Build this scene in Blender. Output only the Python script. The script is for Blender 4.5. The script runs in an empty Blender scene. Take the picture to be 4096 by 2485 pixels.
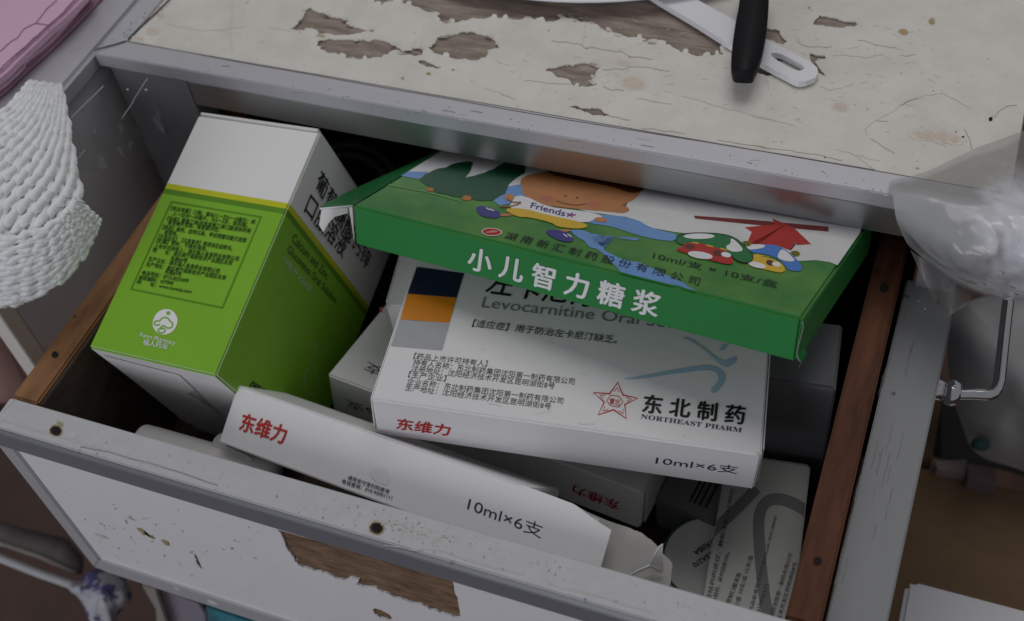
import bpy, bmesh, math, random
from mathutils import Vector, Matrix, noise

SC = bpy.context.scene
COL = SC.collection
random.seed(7)
V = Vector

# ------------------------------------------------------------------ camera, world, lights, exposure
CAM_P = V((0.343315, -0.312717, 0.313269))
RC = Matrix(((0.931099, 0.349366, -0.104871), (0.209906, -0.74831, -0.629263), (-0.298319, 0.563893, -0.770084)))
FPX = 4896.945
cd = bpy.data.cameras.new('camera')
cam = bpy.data.objects.new('camera', cd)
COL.objects.link(cam)
SC.camera = cam
right, down, fwd = RC[0], RC[1], RC[2]
m = Matrix.Identity(4)
for i in range(3):
    m[i][0] = right[i]; m[i][1] = -down[i]; m[i][2] = -fwd[i]; m[i][3] = CAM_P[i]
cam.matrix_world = m
cd.sensor_fit = 'HORIZONTAL'
cd.sensor_width = 22.3
cd.lens = FPX / 4096 * 22.3
cd.clip_start = 0.01
cd.clip_end = 50
cd.dof.use_dof = True
cd.dof.focus_distance = 0.435
cd.dof.aperture_fstop = 6.3

w = bpy.data.worlds.new('World')
SC.world = w
w.use_nodes = True
w.node_tree.nodes['Background'].inputs[0].default_value = (0.95, 0.955, 1.0, 1)
w.node_tree.nodes['Background'].inputs[1].default_value = 0.215


def area(name, loc, target, size, energy, color):
    l = bpy.data.lights.new(name, 'AREA')
    l.shape = 'RECTANGLE'
    l.size, l.size_y = size
    l.energy = energy
    l.color = color
    o = bpy.data.objects.new(name, l)
    COL.objects.link(o)
    o.location = loc
    o.rotation_euler = (V(target) - V(loc)).to_track_quat('-Z', 'Y').to_euler()
    return o


area('ceiling_light', (0.22, 0.40, 1.18), (0.17, -0.06, -0.03), (0.75, 0.7), 4.7, (1.0, 0.985, 0.97))
area('window_light', (-0.55, -1.6, 0.55), (0.15, -0.12, -0.06), (1.2, 0.9), 10.5, (0.92, 0.935, 1.0))
SC.view_settings.view_transform = 'Standard'
SC.view_settings.look = 'None'
SC.view_settings.exposure = -0.18
SC.view_settings.gamma = 1.0

# ------------------------------------------------------------------ helpers


def ray(q):
    d = right * ((q[0] - 2048) / FPX) + down * ((q[1] - 1242.5) / FPX) + fwd
    return d


def on(q, axis, val):
    """point of the world plane axis=val seen at photo pixel q"""
    d = ray(q)
    return CAM_P + d * ((val - CAM_P[axis]) / d[axis])


def at(q, depth):
    return CAM_P + ray(q) * depth


def onp(q, p0, n):
    d = ray(q)
    return CAM_P + d * ((p0 - CAM_P).dot(n) / d.dot(n))


def zm(ox, oy, s=1100 / 2349):
    """enlarged-view coordinates to photo coordinates"""
    return lambda *pts: [(ox + x * s, oy + y * s) for x, y in pts]


R1 = zm(0, 0); R2 = zm(1000, 0); R3 = zm(2000, 0); R4 = zm(3000, 0, 1096 / 2341)
R5 = zm(0, 600); R6 = zm(1000, 600); R7 = zm(2000, 600); R8 = zm(3000, 600, 1096 / 2341)
M1 = zm(0, 1200); M2 = zm(1000, 1200); M3 = zm(2000, 1200); M4 = zm(3000, 1200, 1096 / 2341)
Z5 = zm(0, 1785); Z6 = zm(1000, 1785); Z7 = zm(2000, 1785); Z8 = zm(3000, 1785, 1096 / 2341)


def jag(pts, amp=0.12, lev=3, seed=1, closed=True):
    """ragged outline: midpoint displacement"""
    rnd = random.Random(seed)
    P = [V((p[0], p[1])) for p in pts]
    for k in range(lev):
        out = []
        n = len(P)
        for i in range(n if closed else n - 1):
            a, b = P[i], P[(i + 1) % n]
            out.append(a)
            d = b - a
            out.append((a + b) / 2 + V((-d.y, d.x)) * rnd.uniform(-amp, amp))
        if not closed:
            out.append(P[-1])
        P = out
    return [(p.x, p.y) for p in P]


def smooth(pts, lev=2, closed=True):
    P = [V(p) for p in pts]
    for k in range(lev):
        out = []
        n = len(P)
        for i in range(n if closed else n - 1):
            a, b = P[i], P[(i + 1) % n]
            out += [a * .75 + b * .25, a * .25 + b * .75]
        if not closed:
            out = [P[0]] + out + [P[-1]]
        P = out
    return [tuple(p) for p in P]


def ell(c, rx, ry, ang=0.0, n=28):
    ca, sa = math.cos(ang), math.sin(ang)
    return [(c[0] + rx * math.cos(t) * ca - ry * math.sin(t) * sa, c[1] + rx * math.cos(t) * sa + ry * math.sin(t) * ca)
            for t in [2 * math.pi * i / n for i in range(n)]]


# ------------------------------------------------------------------ materials
_M = {}


def mat(name, col, rough=0.6, metal=0.0, var=0.06, scale=60.0, bump=0.0, bscale=400.0, spec=0.4, stretch=None, col2=None, c2pos=(0.45, 0.6), detail=6.0):
    if name in _M:
        return _M[name]
    mt = bpy.data.materials.new(name)
    mt.use_nodes = True
    nt = mt.node_tree
    bs = nt.nodes['Principled BSDF']
    bs.inputs['Roughness'].default_value = rough
    bs.inputs['Metallic'].default_value = metal
    bs.inputs['Specular IOR Level'].default_value = spec
    tc = nt.nodes.new('ShaderNodeTexCoord')
    mp = nt.nodes.new('ShaderNodeMapping')
    nt.links.new(tc.outputs['Object'], mp.inputs['Vector'])
    if stretch:
        mp.inputs['Scale'].default_value = stretch
    nz = nt.nodes.new('ShaderNodeTexNoise')
    nz.inputs['Scale'].default_value = scale
    nz.inputs['Detail'].default_value = detail
    nz.inputs['Roughness'].default_value = 0.65
    nt.links.new(mp.outputs[0], nz.inputs['Vector'])
    rp = nt.nodes.new('ShaderNodeValToRGB')
    e = rp.color_ramp.elements
    if col2 is None:
        e[0].position, e[1].position = 0.3, 0.7
        e[0].color = (*[max(0, c * (1 - var)) for c in col], 1)
        e[1].color = (*[min(1, c * (1 + var)) for c in col], 1)
    else:
        e[0].position, e[1].position = c2pos
        e[0].color = (*col, 1)
        e[1].color = (*col2, 1)
    nt.links.new(nz.outputs['Fac'], rp.inputs['Fac'])
    nt.links.new(rp.outputs['Color'], bs.inputs['Base Color'])
    if bump > 0:
        n2 = nt.nodes.new('ShaderNodeTexNoise')
        n2.inputs['Scale'].default_value = bscale
        n2.inputs['Detail'].default_value = 4
        nt.links.new(mp.outputs[0], n2.inputs['Vector'])
        bp = nt.nodes.new('ShaderNodeBump')
        bp.inputs['Strength'].default_value = bump
        bp.inputs['Distance'].default_value = 0.0006
        nt.links.new(n2.outputs['Fac'], bp.inputs['Height'])
        nt.links.new(bp.outputs['Normal'], bs.inputs['Normal'])
    mt['bs'] = bs.name
    _M[name] = mt
    return mt


def film_mat(name, col, trans, rough=0.15, bump=0.6, bscale=40.0):
    """clear or milky plastic film: part see-through, part white scatter, glossy"""
    mt = bpy.data.materials.new(name)
    mt.use_nodes = True
    nt = mt.node_tree
    for n in list(nt.nodes):
        nt.nodes.remove(n)
    out = nt.nodes.new('ShaderNodeOutputMaterial')
    tr = nt.nodes.new('ShaderNodeBsdfTransparent')
    bs = nt.nodes.new('ShaderNodeBsdfPrincipled')
    bs.inputs['Base Color'].default_value = (*col, 1)
    bs.inputs['Roughness'].default_value = rough
    mx = nt.nodes.new('ShaderNodeMixShader')
    tc = nt.nodes.new('ShaderNodeTexCoord')
    nz = nt.nodes.new('ShaderNodeTexNoise')
    nz.inputs['Scale'].default_value = bscale
    nz.inputs['Detail'].default_value = 5
    rz = nt.nodes.new('ShaderNodeTexNoise')
    rz.noise_type = 'RIDGED_MULTIFRACTAL'
    rz.inputs['Scale'].default_value = bscale * 1.6
    rz.inputs['Detail'].default_value = 3
    nt.links.new(tc.outputs['Object'], rz.inputs['Vector'])
    nt.links.new(tc.outputs['Object'], nz.inputs['Vector'])
    bp = nt.nodes.new('ShaderNodeBump')
    bp.inputs['Strength'].default_value = bump
    bp.inputs['Distance'].default_value = 0.004
    nt.links.new(rz.outputs['Fac'], bp.inputs['Height'])
    nt.links.new(bp.outputs['Normal'], bs.inputs['Normal'])
    mr = nt.nodes.new('ShaderNodeMapRange')
    mr.inputs['From Min'].default_value = 0.3
    mr.inputs['From Max'].default_value = 0.7
    mr.inputs['To Min'].default_value = max(0, 1 - trans - 0.1)
    mr.inputs['To Max'].default_value = min(1, 1 - trans + 0.1)
    nt.links.new(nz.outputs['Fac'], mr.inputs['Value'])
    nt.links.new(mr.outputs[0], mx.inputs[0])
    nt.links.new(tr.outputs[0], mx.inputs[1])
    nt.links.new(bs.outputs[0], mx.inputs[2])
    nt.links.new(mx.outputs[0], out.inputs['Surface'])
    return mt


PAPER = mat('white_card', (0.80, 0.785, 0.80), 0.45, var=0.018, scale=30, bump=0.55, bscale=32)
PAPERW = mat('carton_white', (0.80, 0.79, 0.785), 0.42, var=0.018, scale=25, bump=0.45, bscale=32)
RAWCARD = mat('raw_card_edge', (0.62, 0.58, 0.52), 0.8)
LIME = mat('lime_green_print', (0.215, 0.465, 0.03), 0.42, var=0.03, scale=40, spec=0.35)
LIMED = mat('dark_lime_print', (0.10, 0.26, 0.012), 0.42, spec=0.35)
YELLOW = mat('yellow_print', (0.53, 0.56, 0.015), 0.42)
INK = mat('black_ink', (0.012, 0.013, 0.016), 0.5)
INKD = mat('dark_green_ink', (0.016, 0.045, 0.012), 0.5)
INKG = mat('grey_ink', (0.22, 0.22, 0.23), 0.5)
INKN = mat('navy_ink', (0.028, 0.03, 0.085), 0.5)
RED = mat('red_ink', (0.5, 0.022, 0.016), 0.5)
WHITEINK = mat('white_ink', (0.82, 0.82, 0.84), 0.45)
NAVY = mat('navy_patch', (0.014, 0.018, 0.05), 0.45)
ORANGE = mat('orange_patch', (0.66, 0.225, 0.008), 0.45)
GREYP = mat('grey_patch', (0.40, 0.41, 0.44), 0.45)
SWOOSH = mat('pale_blue_print', (0.36, 0.52, 0.66), 0.45)
GREEN = mat('green_carton_print', (0.016, 0.225, 0.045), 0.36, var=0.05, scale=60, spec=0.35)
MEADOW = mat('meadow_print', (0.035, 0.2, 0.035), 0.33, spec=0.5, scale=28, col2=(0.13, 0.30, 0.05), c2pos=(0.38, 0.68), detail=3)
TREE = mat('tree_print', (0.006, 0.075, 0.03), 0.33, spec=0.5, var=0.2)
SKYP = mat('sky_print', (0.72, 0.72, 0.72), 0.35, spec=0.5)
BLUEP = mat('blue_print', (0.16, 0.33, 0.66), 0.35, spec=0.5, var=0.12, scale=50)
TAN = mat('tan_print', (0.52, 0.22, 0.08), 0.35, var=0.15, scale=50)
BROWNP = mat('brown_print', (0.12, 0.035, 0.018), 0.35)
YEL2 = mat('warm_yellow_print', (0.72, 0.47, 0.035), 0.35)
SHOE = mat('violet_shoe_print', (0.055, 0.05, 0.24), 0.35)
REDP = mat('red_print', (0.46, 0.03, 0.02), 0.35)
CAPG = mat('cap_green_print', (0.02, 0.18, 0.05), 0.35)
CAPB = mat('cap_blue_print', (0.07, 0.22, 0.62), 0.35)
ALU = mat('grey_aluminium', (0.56, 0.56, 0.60), 0.42, metal=0.3, var=0.06, scale=30, stretch=(0.06, 1, 1), bump=0.05, bscale=300)
ALUR = mat('brushed_rail', (0.50, 0.515, 0.52), 0.42, metal=1.0, var=0.08, scale=120, stretch=(0.04, 1, 1), bump=0.06, bscale=300)
GREYPAINT = mat('grey_paint', (0.235, 0.235, 0.26), 0.5, var=0.06, scale=30, bump=0.1, bscale=250)
GREYTOP = mat('worn_grey_paint', (0.50, 0.50, 0.52), 0.55, scale=140, col2=(0.55, 0.55, 0.57), c2pos=(0.3, 0.7), bump=0.12, bscale=500)
GREYMET = mat('dull_grey_edging', (0.215, 0.22, 0.25), 0.45, metal=0.2, var=0.08, scale=30, stretch=(0.1, 1, 1))
LAMIN = mat('white_laminate', (0.83, 0.83, 0.86), 0.35, var=0.02, scale=60, bump=0.05, bscale=300)
CREAM = mat('cream_paint', (0.67, 0.645, 0.59), 0.5, scale=55, col2=(0.745, 0.72, 0.665), c2pos=(0.36, 0.6), bump=0.35, bscale=160, detail=10)
OLDWOOD = mat('weathered_ply', (0.155, 0.12, 0.098), 0.8, scale=55, col2=(0.42, 0.345, 0.295), c2pos=(0.3, 0.68), stretch=(1, 6, 1), bump=0.5, bscale=200, detail=10)
CHIPWOOD = mat('bare_brown_board', (0.085, 0.05, 0.03), 0.85, scale=110, col2=(0.30, 0.19, 0.115), c2pos=(0.3, 0.72), stretch=(1, 1, 3), bump=0.7, bscale=250, detail=10)
REDWOOD = mat('reddish_varnished_wood', (0.045, 0.019, 0.012), 0.6, scale=45, col2=(0.15, 0.058, 0.03), c2pos=(0.3, 0.7), spec=0.15, stretch=(3.5, 0.5, 3.5), bump=0.4, bscale=120, detail=8)
TANWOOD = mat('tan_varnished_wood', (0.15, 0.065, 0.026), 0.45, scale=45, col2=(0.32, 0.16, 0.07), c2pos=(0.3, 0.7), stretch=(3.0, 0.6, 3.5), bump=0.25, bscale=120, detail=8)
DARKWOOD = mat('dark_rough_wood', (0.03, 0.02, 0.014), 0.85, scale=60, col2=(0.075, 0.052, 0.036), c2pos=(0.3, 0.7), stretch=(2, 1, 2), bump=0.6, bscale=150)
HOLE = mat('rusty_hole', (0.012, 0.008, 0.005), 0.9)
RUST = mat('rust_stain', (0.36, 0.30, 0.20), 0.7, var=0.3, scale=300)
STAIN = mat('tan_stain', (0.40, 0.30, 0.16), 0.7, var=0.25, scale=300)
SMUDGE = mat('pinkish_smudge', (0.64, 0.55, 0.47), 0.7, var=0.1, scale=300)
SCUFF = mat('grey_scuff', (0.58, 0.56, 0.52), 0.7, var=0.15, scale=400)
CRACK = mat('crack_line', (0.40, 0.37, 0.31), 0.9)
CRACKL = mat('faint_crack_line', (0.57, 0.54, 0.48), 0.9)
FOAM = mat('white_foam', (0.82, 0.83, 0.84), 0.55, var=0.02, scale=200, bump=0.4, bscale=900)
PINK = mat('pink_cloth', (0.70, 0.46, 0.61), 0.85, var=0.05, scale=40, bump=0.35, bscale=2200)
MAUVE = mat('dull_mauve_cloth', (0.46, 0.26, 0.35), 0.9, var=0.15, scale=60, bump=0.4, bscale=1800)
THREAD = mat('dark_thread', (0.13, 0.04, 0.09), 0.8)
BLACKP = mat('black_plastic', (0.008, 0.008, 0.010), 0.55, bump=0.05, spec=.2)
WHITEP = mat('white_plastic', (0.80, 0.80, 0.84), 0.35, var=0.01)
CHROME = mat('chrome', (0.72, 0.72, 0.74), 0.12, metal=1.0, var=0.02)
CARDB = mat('brown_cardboard', (0.20, 0.125, 0.07), 0.85, var=0.1, scale=25, stretch=(1, 3, 1))
FLOORM = mat('dark_wood_floor', (0.045, 0.022, 0.014), 0.7, scale=9, col2=(0.10, 0.05, 0.03), c2pos=(0.3, 0.7), stretch=(4, 1, 1))
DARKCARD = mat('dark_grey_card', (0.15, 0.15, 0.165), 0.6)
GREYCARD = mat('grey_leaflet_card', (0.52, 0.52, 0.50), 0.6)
SWIRL = mat('grey_swirl_print', (0.19, 0.19, 0.19), 0.6)
FILMTOP = film_mat('dusty_film', (0.36, 0.345, 0.325), 0.55, 0.25, 0.35, 45)
FILMMILK = film_mat('milky_film', (0.42, 0.43, 0.44), 0.2, 0.35, 0.12, 30)
FILMCLEAR = film_mat('clear_film', (0.10, 0.10, 0.11), 0.86, 0.15, 0.6, 25)


# ------------------------------------------------------------------ mesh builder
class MB:
    def __init__(self):
        self.v = []; self.f = []; self.m = []; self.mats = []; self.sm = []

    def mi(self, mt):
        if mt not in self.mats:
            self.mats.append(mt)
        return self.mats.index(mt)

    def add(self, verts, faces, mt, smooth=False):
        o = len(self.v)
        self.v += [V(p) for p in verts]
        i = self.mi(mt)
        for f in faces:
            self.f.append([o + a for a in f]); self.m.append(i); self.sm.append(smooth)
        return self

    def addbm(self, bm, mt, smooth=False, M=None, mfun=None):
        bm.verts.ensure_lookup_table()
        bm.verts.index_update()
        vs = [(M @ v.co) if M else v.co.copy() for v in bm.verts]
        if mfun is None:
            self.add(vs, [[v.index for v in f.verts] for f in bm.faces], mt, smooth)
        else:
            o = len(self.v)
            self.v += vs
            for f in bm.faces:
                self.f.append([o + v.index for v in f.verts]); self.m.append(self.mi(mfun(f))); self.sm.append(smooth)
        bm.free()
        return self

    def poly(self, pts3, mt):
        """flat polygon of any outline"""
        bm = bmesh.new()
        vs = [bm.verts.new(p) for p in pts3]
        f = bm.faces.new(vs)
        bmesh.ops.triangulate(bm, faces=[f])
        return self.addbm(bm, mt)

    def slab(self, pts3, down_vec, mt, bev=0.0, seg=2, smooth=False, side=None):
        bm = bmesh.new()
        vs = [bm.verts.new(p) for p in pts3]
        f = bm.faces.new(vs)
        r = bmesh.ops.extrude_face_region(bm, geom=[f])
        nv = [g for g in r['geom'] if isinstance(g, bmesh.types.BMVert)]
        bmesh.ops.translate(bm, verts=nv, vec=down_vec)
        bmesh.ops.recalc_face_normals(bm, faces=bm.faces)
        if bev:
            ed = [e for e in bm.edges if len(e.link_faces) == 2 and e.calc_face_angle(0) > 0.5]
            bmesh.ops.bevel(bm, geom=ed, offset=bev, segments=seg, affect='EDGES', clamp_overlap=True)
        big = [f for f in bm.faces if len(f.verts) > 4]
        bmesh.ops.triangulate(bm, faces=big)
        return self.addbm(bm, mt, smooth)

    def box(self, lo, hi, mt, bev=0.0005, M=None):
        bm = bmesh.new()
        lo, hi = V(lo), V(hi)
        r = bmesh.ops.create_cube(bm, size=1)
        for v in bm.verts:
            v.co = V([(lo[i] + hi[i]) / 2 + v.co[i] * (hi[i] - lo[i]) for i in range(3)])
        if bev:
            bmesh.ops.bevel(bm, geom=bm.edges[:], offset=bev, segments=2, affect='EDGES')
        return self.addbm(bm, mt, False, M)

    def tube(self, pts, r, mt, n=8, cap=True):
        pts = [V(p) for p in pts]
        N = len(pts)
        rs = r if isinstance(r, (list, tuple)) else [r] * N
        vs, fs = [], []
        up = V((0.123, 0.37, 0.92))
        for i, p in enumerate(pts):
            t = (pts[min(i + 1, N - 1)] - pts[max(i - 1, 0)]).normalized()
            a = t.cross(up)
            if a.length < 1e-5:
                a = t.cross(V((1, 0, 0)))
            a.normalize(); b = t.cross(a)
            for k in range(n):
                th = 2 * math.pi * k / n
                vs.append(p + (a * math.cos(th) + b * math.sin(th)) * rs[i])
        for i in range(N - 1):
            for k in range(n):
                k2 = (k + 1) % n
                fs.append([i * n + k, i * n + k2, (i + 1) * n + k2, (i + 1) * n + k])
        if cap:
            fs.append(list(range(n))[::-1]); fs.append([(N - 1) * n + k for k in range(n)])
        return self.add(vs, fs, mt, True)

    def grid(self, rows, mt, smooth=True):
        nr, nc = len(rows), len(rows[0])
        vs = [p for r in rows for p in r]
        fs = [[i * nc + j, i * nc + j + 1, (i + 1) * nc + j + 1, (i + 1) * nc + j] for i in range(nr - 1) for j in range(nc - 1)]
        return self.add(vs, fs, mt, smooth)

    def build(self, name, parent=None, M=None, label=None, cat=None, kind=None, group=None, solid=0.0):
        """M: world matrix of the object (local coordinates are taken through its inverse)"""
        if M is None:
            M = parent['_M'] if parent is not None else Matrix.Identity(4)
            if not isinstance(M, Matrix):
                M = Matrix([list(M[i * 4:i * 4 + 4]) for i in range(4)])
        Mi = M.inverted()
        me = bpy.data.meshes.new(name)
        me.from_pydata([Mi @ v for v in self.v], [], self.f)
        for mt in self.mats:
            me.materials.append(mt)
        me.polygons.foreach_set('material_index', self.m)
        me.polygons.foreach_set('use_smooth', self.sm)
        me.update()
        o = bpy.data.objects.new(name, me)
        COL.objects.link(o)
        if parent is not None:
            o.parent = parent
            o.matrix_world = M
        else:
            o.matrix_world = M
        if solid:
            md = o.modifiers.new('thickness', 'SOLIDIFY'); md.thickness = solid; md.offset = 0
        tag(o, label, cat, kind, group)
        return o


def tag(o, label=None, cat=None, kind=None, group=None):
    if label: o['label'] = label
    if cat: o['category'] = cat
    if kind: o['kind'] = kind
    if group: o['group'] = group
    return o


ROOTM = {}


def thing(name, label, cat, M=None, loc=None, group=None):
    o = bpy.data.objects.new(name, None)
    COL.objects.link(o)
    o.empty_display_size = 0.01
    M = M.copy() if M is not None else Matrix.Translation(V(loc or (0, 0, 0)))
    o.matrix_world = M
    ROOTM[o.name] = M
    tag(o, label, cat, None, group)
    return o


_oldbuild = MB.build


def _build(self, name, parent=None, M=None, **k):
    if M is None and parent is not None:
        p = parent
        while p.name not in ROOTM:
            p = p.parent
        M = ROOTM[p.name]
    return _oldbuild(self, name, parent, M if M is not None else Matrix.Identity(4), **k)


MB.build = _build

# printed text as flat mesh
_TC = {}


def textmesh(s, bold):
    k = (s, bold)
    if k not in _TC:
        c = bpy.data.curves.new('lettering', 'FONT')
        c.body = s
        c.offset = bold
        c.resolution_u = 3
        o = bpy.data.objects.new('lettering', c)
        COL.objects.link(o)
        dg = bpy.context.evaluated_depsgraph_get()
        dg.update()
        me = bpy.data.meshes.new_from_object(o.evaluated_get(dg))
        _TC[k] = ([v.co.copy() for v in me.vertices], [list(p.vertices) for p in me.polygons])
        bpy.data.objects.remove(o)
        bpy.data.curves.remove(c)
        bpy.data.meshes.remove(me)
    return _TC[k]


_tk = [0]


def tick():
    """tiny step so that no two printed marks share a plane"""
    _tk[0] = (_tk[0] + 1) % 400
    return _tk[0] * 1.2e-7


class Face:
    """a flat face of a carton; pixels of the photograph are laid onto it"""
    def __init__(self, p0, n, clampbox=None):
        self.p0, self.n, self.cb = V(p0), V(n).normalized(), clampbox

    def hit(self, q, off=0.00012):
        p = onp(q, self.p0, self.n)
        if self.cb:
            p = self.cb(p)
        return p + self.n * off

    def poly(self, mb, pts, mt, off=0.00012):
        off += tick()
        return mb.poly([self.hit(q, off) for q in pts], mt)

    def line(self, mb, pts, wpx, mt, off=0.00012, closed=False):
        off += tick()
        P = [V(q) for q in pts]
        n = len(P)
        ws = wpx if isinstance(wpx, (list, tuple)) else [wpx] * n
        L, Rr = [], []
        for i in range(n):
            a = P[i - 1] if (i > 0 or closed) else P[i]
            b = P[(i + 1) % n] if (i < n - 1 or closed) else P[i]
            t = (b - a)
            t = t.normalized() if t.length > 0 else V((1, 0))
            nn = V((-t.y, t.x)) * ws[i] / 2
            L.append(self.hit(P[i] + nn, off)); Rr.append(self.hit(P[i] - nn, off))
        vs = L + Rr
        rng = range(n if closed else n - 1)
        mb.add(vs, [[i, (i + 1) % n, n + (i + 1) % n, n + i] for i in rng], mt)

    def text(self, mb, s, bl, br, tl, mt, bold=0.0, base=None, off=0.00018):
        vs, fs = textmesh(s, 0.0)
        if not vs: return
        x0 = min(v.x for v in vs); x1 = max(v.x for v in vs); y1 = max(v.y for v in vs); y0 = min(v.y for v in vs)
        if base is not None: y0 = base
        O = self.hit(bl, off); X = self.hit(br, off) - O; Y = self.hit(tl, off) - O
        sh = [(0, 0)] if bold < .004 else [(0, 0), (bold, 0), (-bold, 0), (0, bold * .7), (0, -bold * .7)]
        for i, (dx, dy) in enumerate(sh):
            mb.add([O + self.n * (i * .00002) + X * ((v.x + dx - x0) / (x1 - x0)) + Y * ((v.y + dy - y0) / (y1 - y0)) for v in vs], fs, mt)


class Carton:
    def __init__(self, o, R, d):
        self.o = V(o); self.d = d
        R = Matrix((R[0:3], R[3:6], R[6:9]))
        self.u, self.v, self.n = R.col[0].copy(), R.col[1].copy(), R.col[2].copy()
        self.M = R.to_4x4(); self.M.translation = self.o
        self.Mi = self.M.inverted()
        d0, d1, d2 = d
        def clamp(p):
            l = self.Mi @ p
            l = V((min(max(l.x, .0003), d0 - .0003), min(max(l.y, .0003), d1 - .0003), min(max(l.z, -d2 + .0003), -.0003 if abs(l.z) > 1e-4 else l.z)))
            return self.M @ l
        def clt(p):
            l = self.Mi @ p
            return self.M @ V((min(max(l.x, .0003), d0 - .0003), min(max(l.y, .0003), d1 - .0003), l.z))
        self.top = Face(self.o, self.n, clt)
        self.front = Face(self.o, -self.v)
        self.right = Face(self.o + self.u * d0, self.u)
        self.left = Face(self.o, -self.u)

    def P(self, x, y, z):
        return self.M @ V((x, y, z))

    def body(self, mb, mt, mfun=None, cuts=(), bev=0.0006):
        d0, d1, d2 = self.d
        bm = bmesh.new()
        bmesh.ops.create_cube(bm, size=1)
        for v in bm.verts:
            v.co = V((d0 * (v.co.x + .5), d1 * (v.co.y + .5), d2 * (v.co.z - .5)))
        bmesh.ops.bevel(bm, geom=bm.edges[:], offset=bev, segments=2, affect='EDGES')
        for ax, val in cuts:
            pl = [0, 0, 0]; pl[ax] = 1
            bmesh.ops.bisect_plane(bm, geom=bm.verts[:] + bm.edges[:] + bm.faces[:], plane_co=V(pl) * val, plane_no=V(pl))
        bm.normal_update()
        mb.addbm(bm, mt, False, self.M, mfun)


# ================================================================== setting
mb = MB()
mb.grid([[V((-3, -3, -0.62)), V((4, -3, -0.62))], [V((-3, 4, -0.62)), V((4, 4, -0.62))]], FLOORM, False)
mb.build('floor', kind='structure')

# ================================================================== cabinet
WT, H1, H2 = 0.01043, 0.0068, 0.01994
XR = 0.3690
cab = thing('cabinet', 'white topped cabinet with peeling cream paint and grey metal edging', 'cabinet', loc=(0, 0, 0))
mb = MB(); mb.box((WT + .0004, WT + .0004, -0.018), (XR, 0.45, -0.0009), OLDWOOD, 0.0003)
top = mb.build('tabletop', cab)

peels = [
    R2((350, 245), (395, 215), (440, 160), (465, 120), (440, 95), (520, 65), (560, 95), (610, 105), (680, 140), (740, 150), (820, 165), (860, 215), (940, 240), (1050, 250), (1055, 275), (900, 290), (830, 300), (700, 292), (560, 272), (400, 262)),
    R2((545, 375), (600, 345), (690, 328), (760, 335), (880, 340), (970, 335), (1010, 350), (1120, 340), (1170, 355), (1235, 385), (1280, 415), (1290, 438), (1380, 430), (1420, 405), (1485, 402), (1470, 465), (1350, 465), (1200, 460), (1120, 490), (1000, 500), (940, 505), (880, 490), (780, 480), (740, 455), (640, 435), (595, 410), (620, 395)),
    R2((1512, 405), (1580, 370), (1600, 320), (1740, 295), (1860, 275), (1960, 290), (2060, 320), (2110, 360), (2130, 410), (2060, 420), (2010, 490), (1920, 518), (1800, 505), (1690, 485), (1620, 465), (1560, 440)),
    R2((900, -120), (1000, 0), (1060, 20), (1110, 45), (1150, 20), (1230, 5), (1330, 35), (1400, 55), (1500, 95), (1600, 100), (1610, 135), (1570, 165), (1640, 185), (1750, 195), (1830, 175), (1900, 150), (2000, 165), (2130, 155), (2200, 163)) + R3((80, 155), (130, 170), (240, 145), (340, 170), (470, 180), (510, 165), (515, 125), (560, 150), (640, 170), (740, 190), (830, 210), (900, 265), (920, 235), (980, 290), (1100, 320), (1210, 320), (1240, 350), (1380, 375), (1450, 380), (1500, 415), (1600, 450), (1680, 480), (1780, 475), (1860, 465), (1905, 470), (1880, 430), (1970, 395), (1900, 300), (1720, 180), (1560, 90), (1400, 0), (1250, -100)),
    R3((385, 600), (440, 580), (500, 570), (560, 550), (700, 538), (800, 555), (865, 570), (830, 600), (810, 650), (770, 690), (830, 720), (720, 740), (660, 745), (610, 715), (600, 690), (540, 665), (490, 660), (460, 630)),
    R3((570, 905), (640, 900), (680, 915), (800, 920), (870, 935), (910, 970), (940, 995), (880, 990), (790, 985), (720, 960), (690, 940), (620, 920)),
    R4((545, 190), (600, 130), (670, 145), (740, 155), (800, 185), (900, 185), (918, 210), (880, 230), (820, 225), (770, 240), (680, 225), (600, 215), (540, 210)),
    R4((120, 245), (250, 260), (270, 310), (315, 350), (280, 385), (220, 365), (120, 330)),
    R4((505, 455), (560, 470), (640, 475), (650, 500), (590, 500), (555, 530), (600, 590), (650, 650), (580, 620), (530, 540)),
    R4((20, 540), (120, 560), (230, 630), (150, 650), (60, 620)),
    R4((165, 470), (235, 455), (320, 500), (330, 540), (240, 520)),
    R2((1435, 520), (1480, 513), (1560, 545), (1590, 568), (1640, 572), (1585, 585), (1510, 575), (1450, 545)),
]


def paint_sheet(name, outer, holes, plane, thick, mt, parent, nrm):
    """a sheet of paint or laminate with ragged holes through it"""
    cu = bpy.data.curves.new(name, 'CURVE')
    cu.dimensions = '2D'; cu.fill_mode = 'BOTH'; cu.extrude = thick / 2
    for loop in [outer] + holes:
        sp = cu.splines.new('POLY'); sp.points.add(len(loop) - 1); sp.use_cyclic_u = True
        for i, p in enumerate(loop):
            sp.points[i].co = (p[0], p[1], 0, 1)
    o = bpy.data.objects.new(name, cu); COL.objects.link(o)
    dg = bpy.context.evaluated_depsgraph_get(); dg.update()
    me = bpy.data.meshes.new_from_object(o.evaluated_get(dg))
    vs = [plane(v.co) for v in me.vertices]; fs = [list(p.vertices) for p in me.polygons]
    bpy.data.objects.remove(o); bpy.data.curves.remove(cu); bpy.data.meshes.remove(me)
    b = MB(); b.add(vs, fs, mt)
    return b


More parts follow.
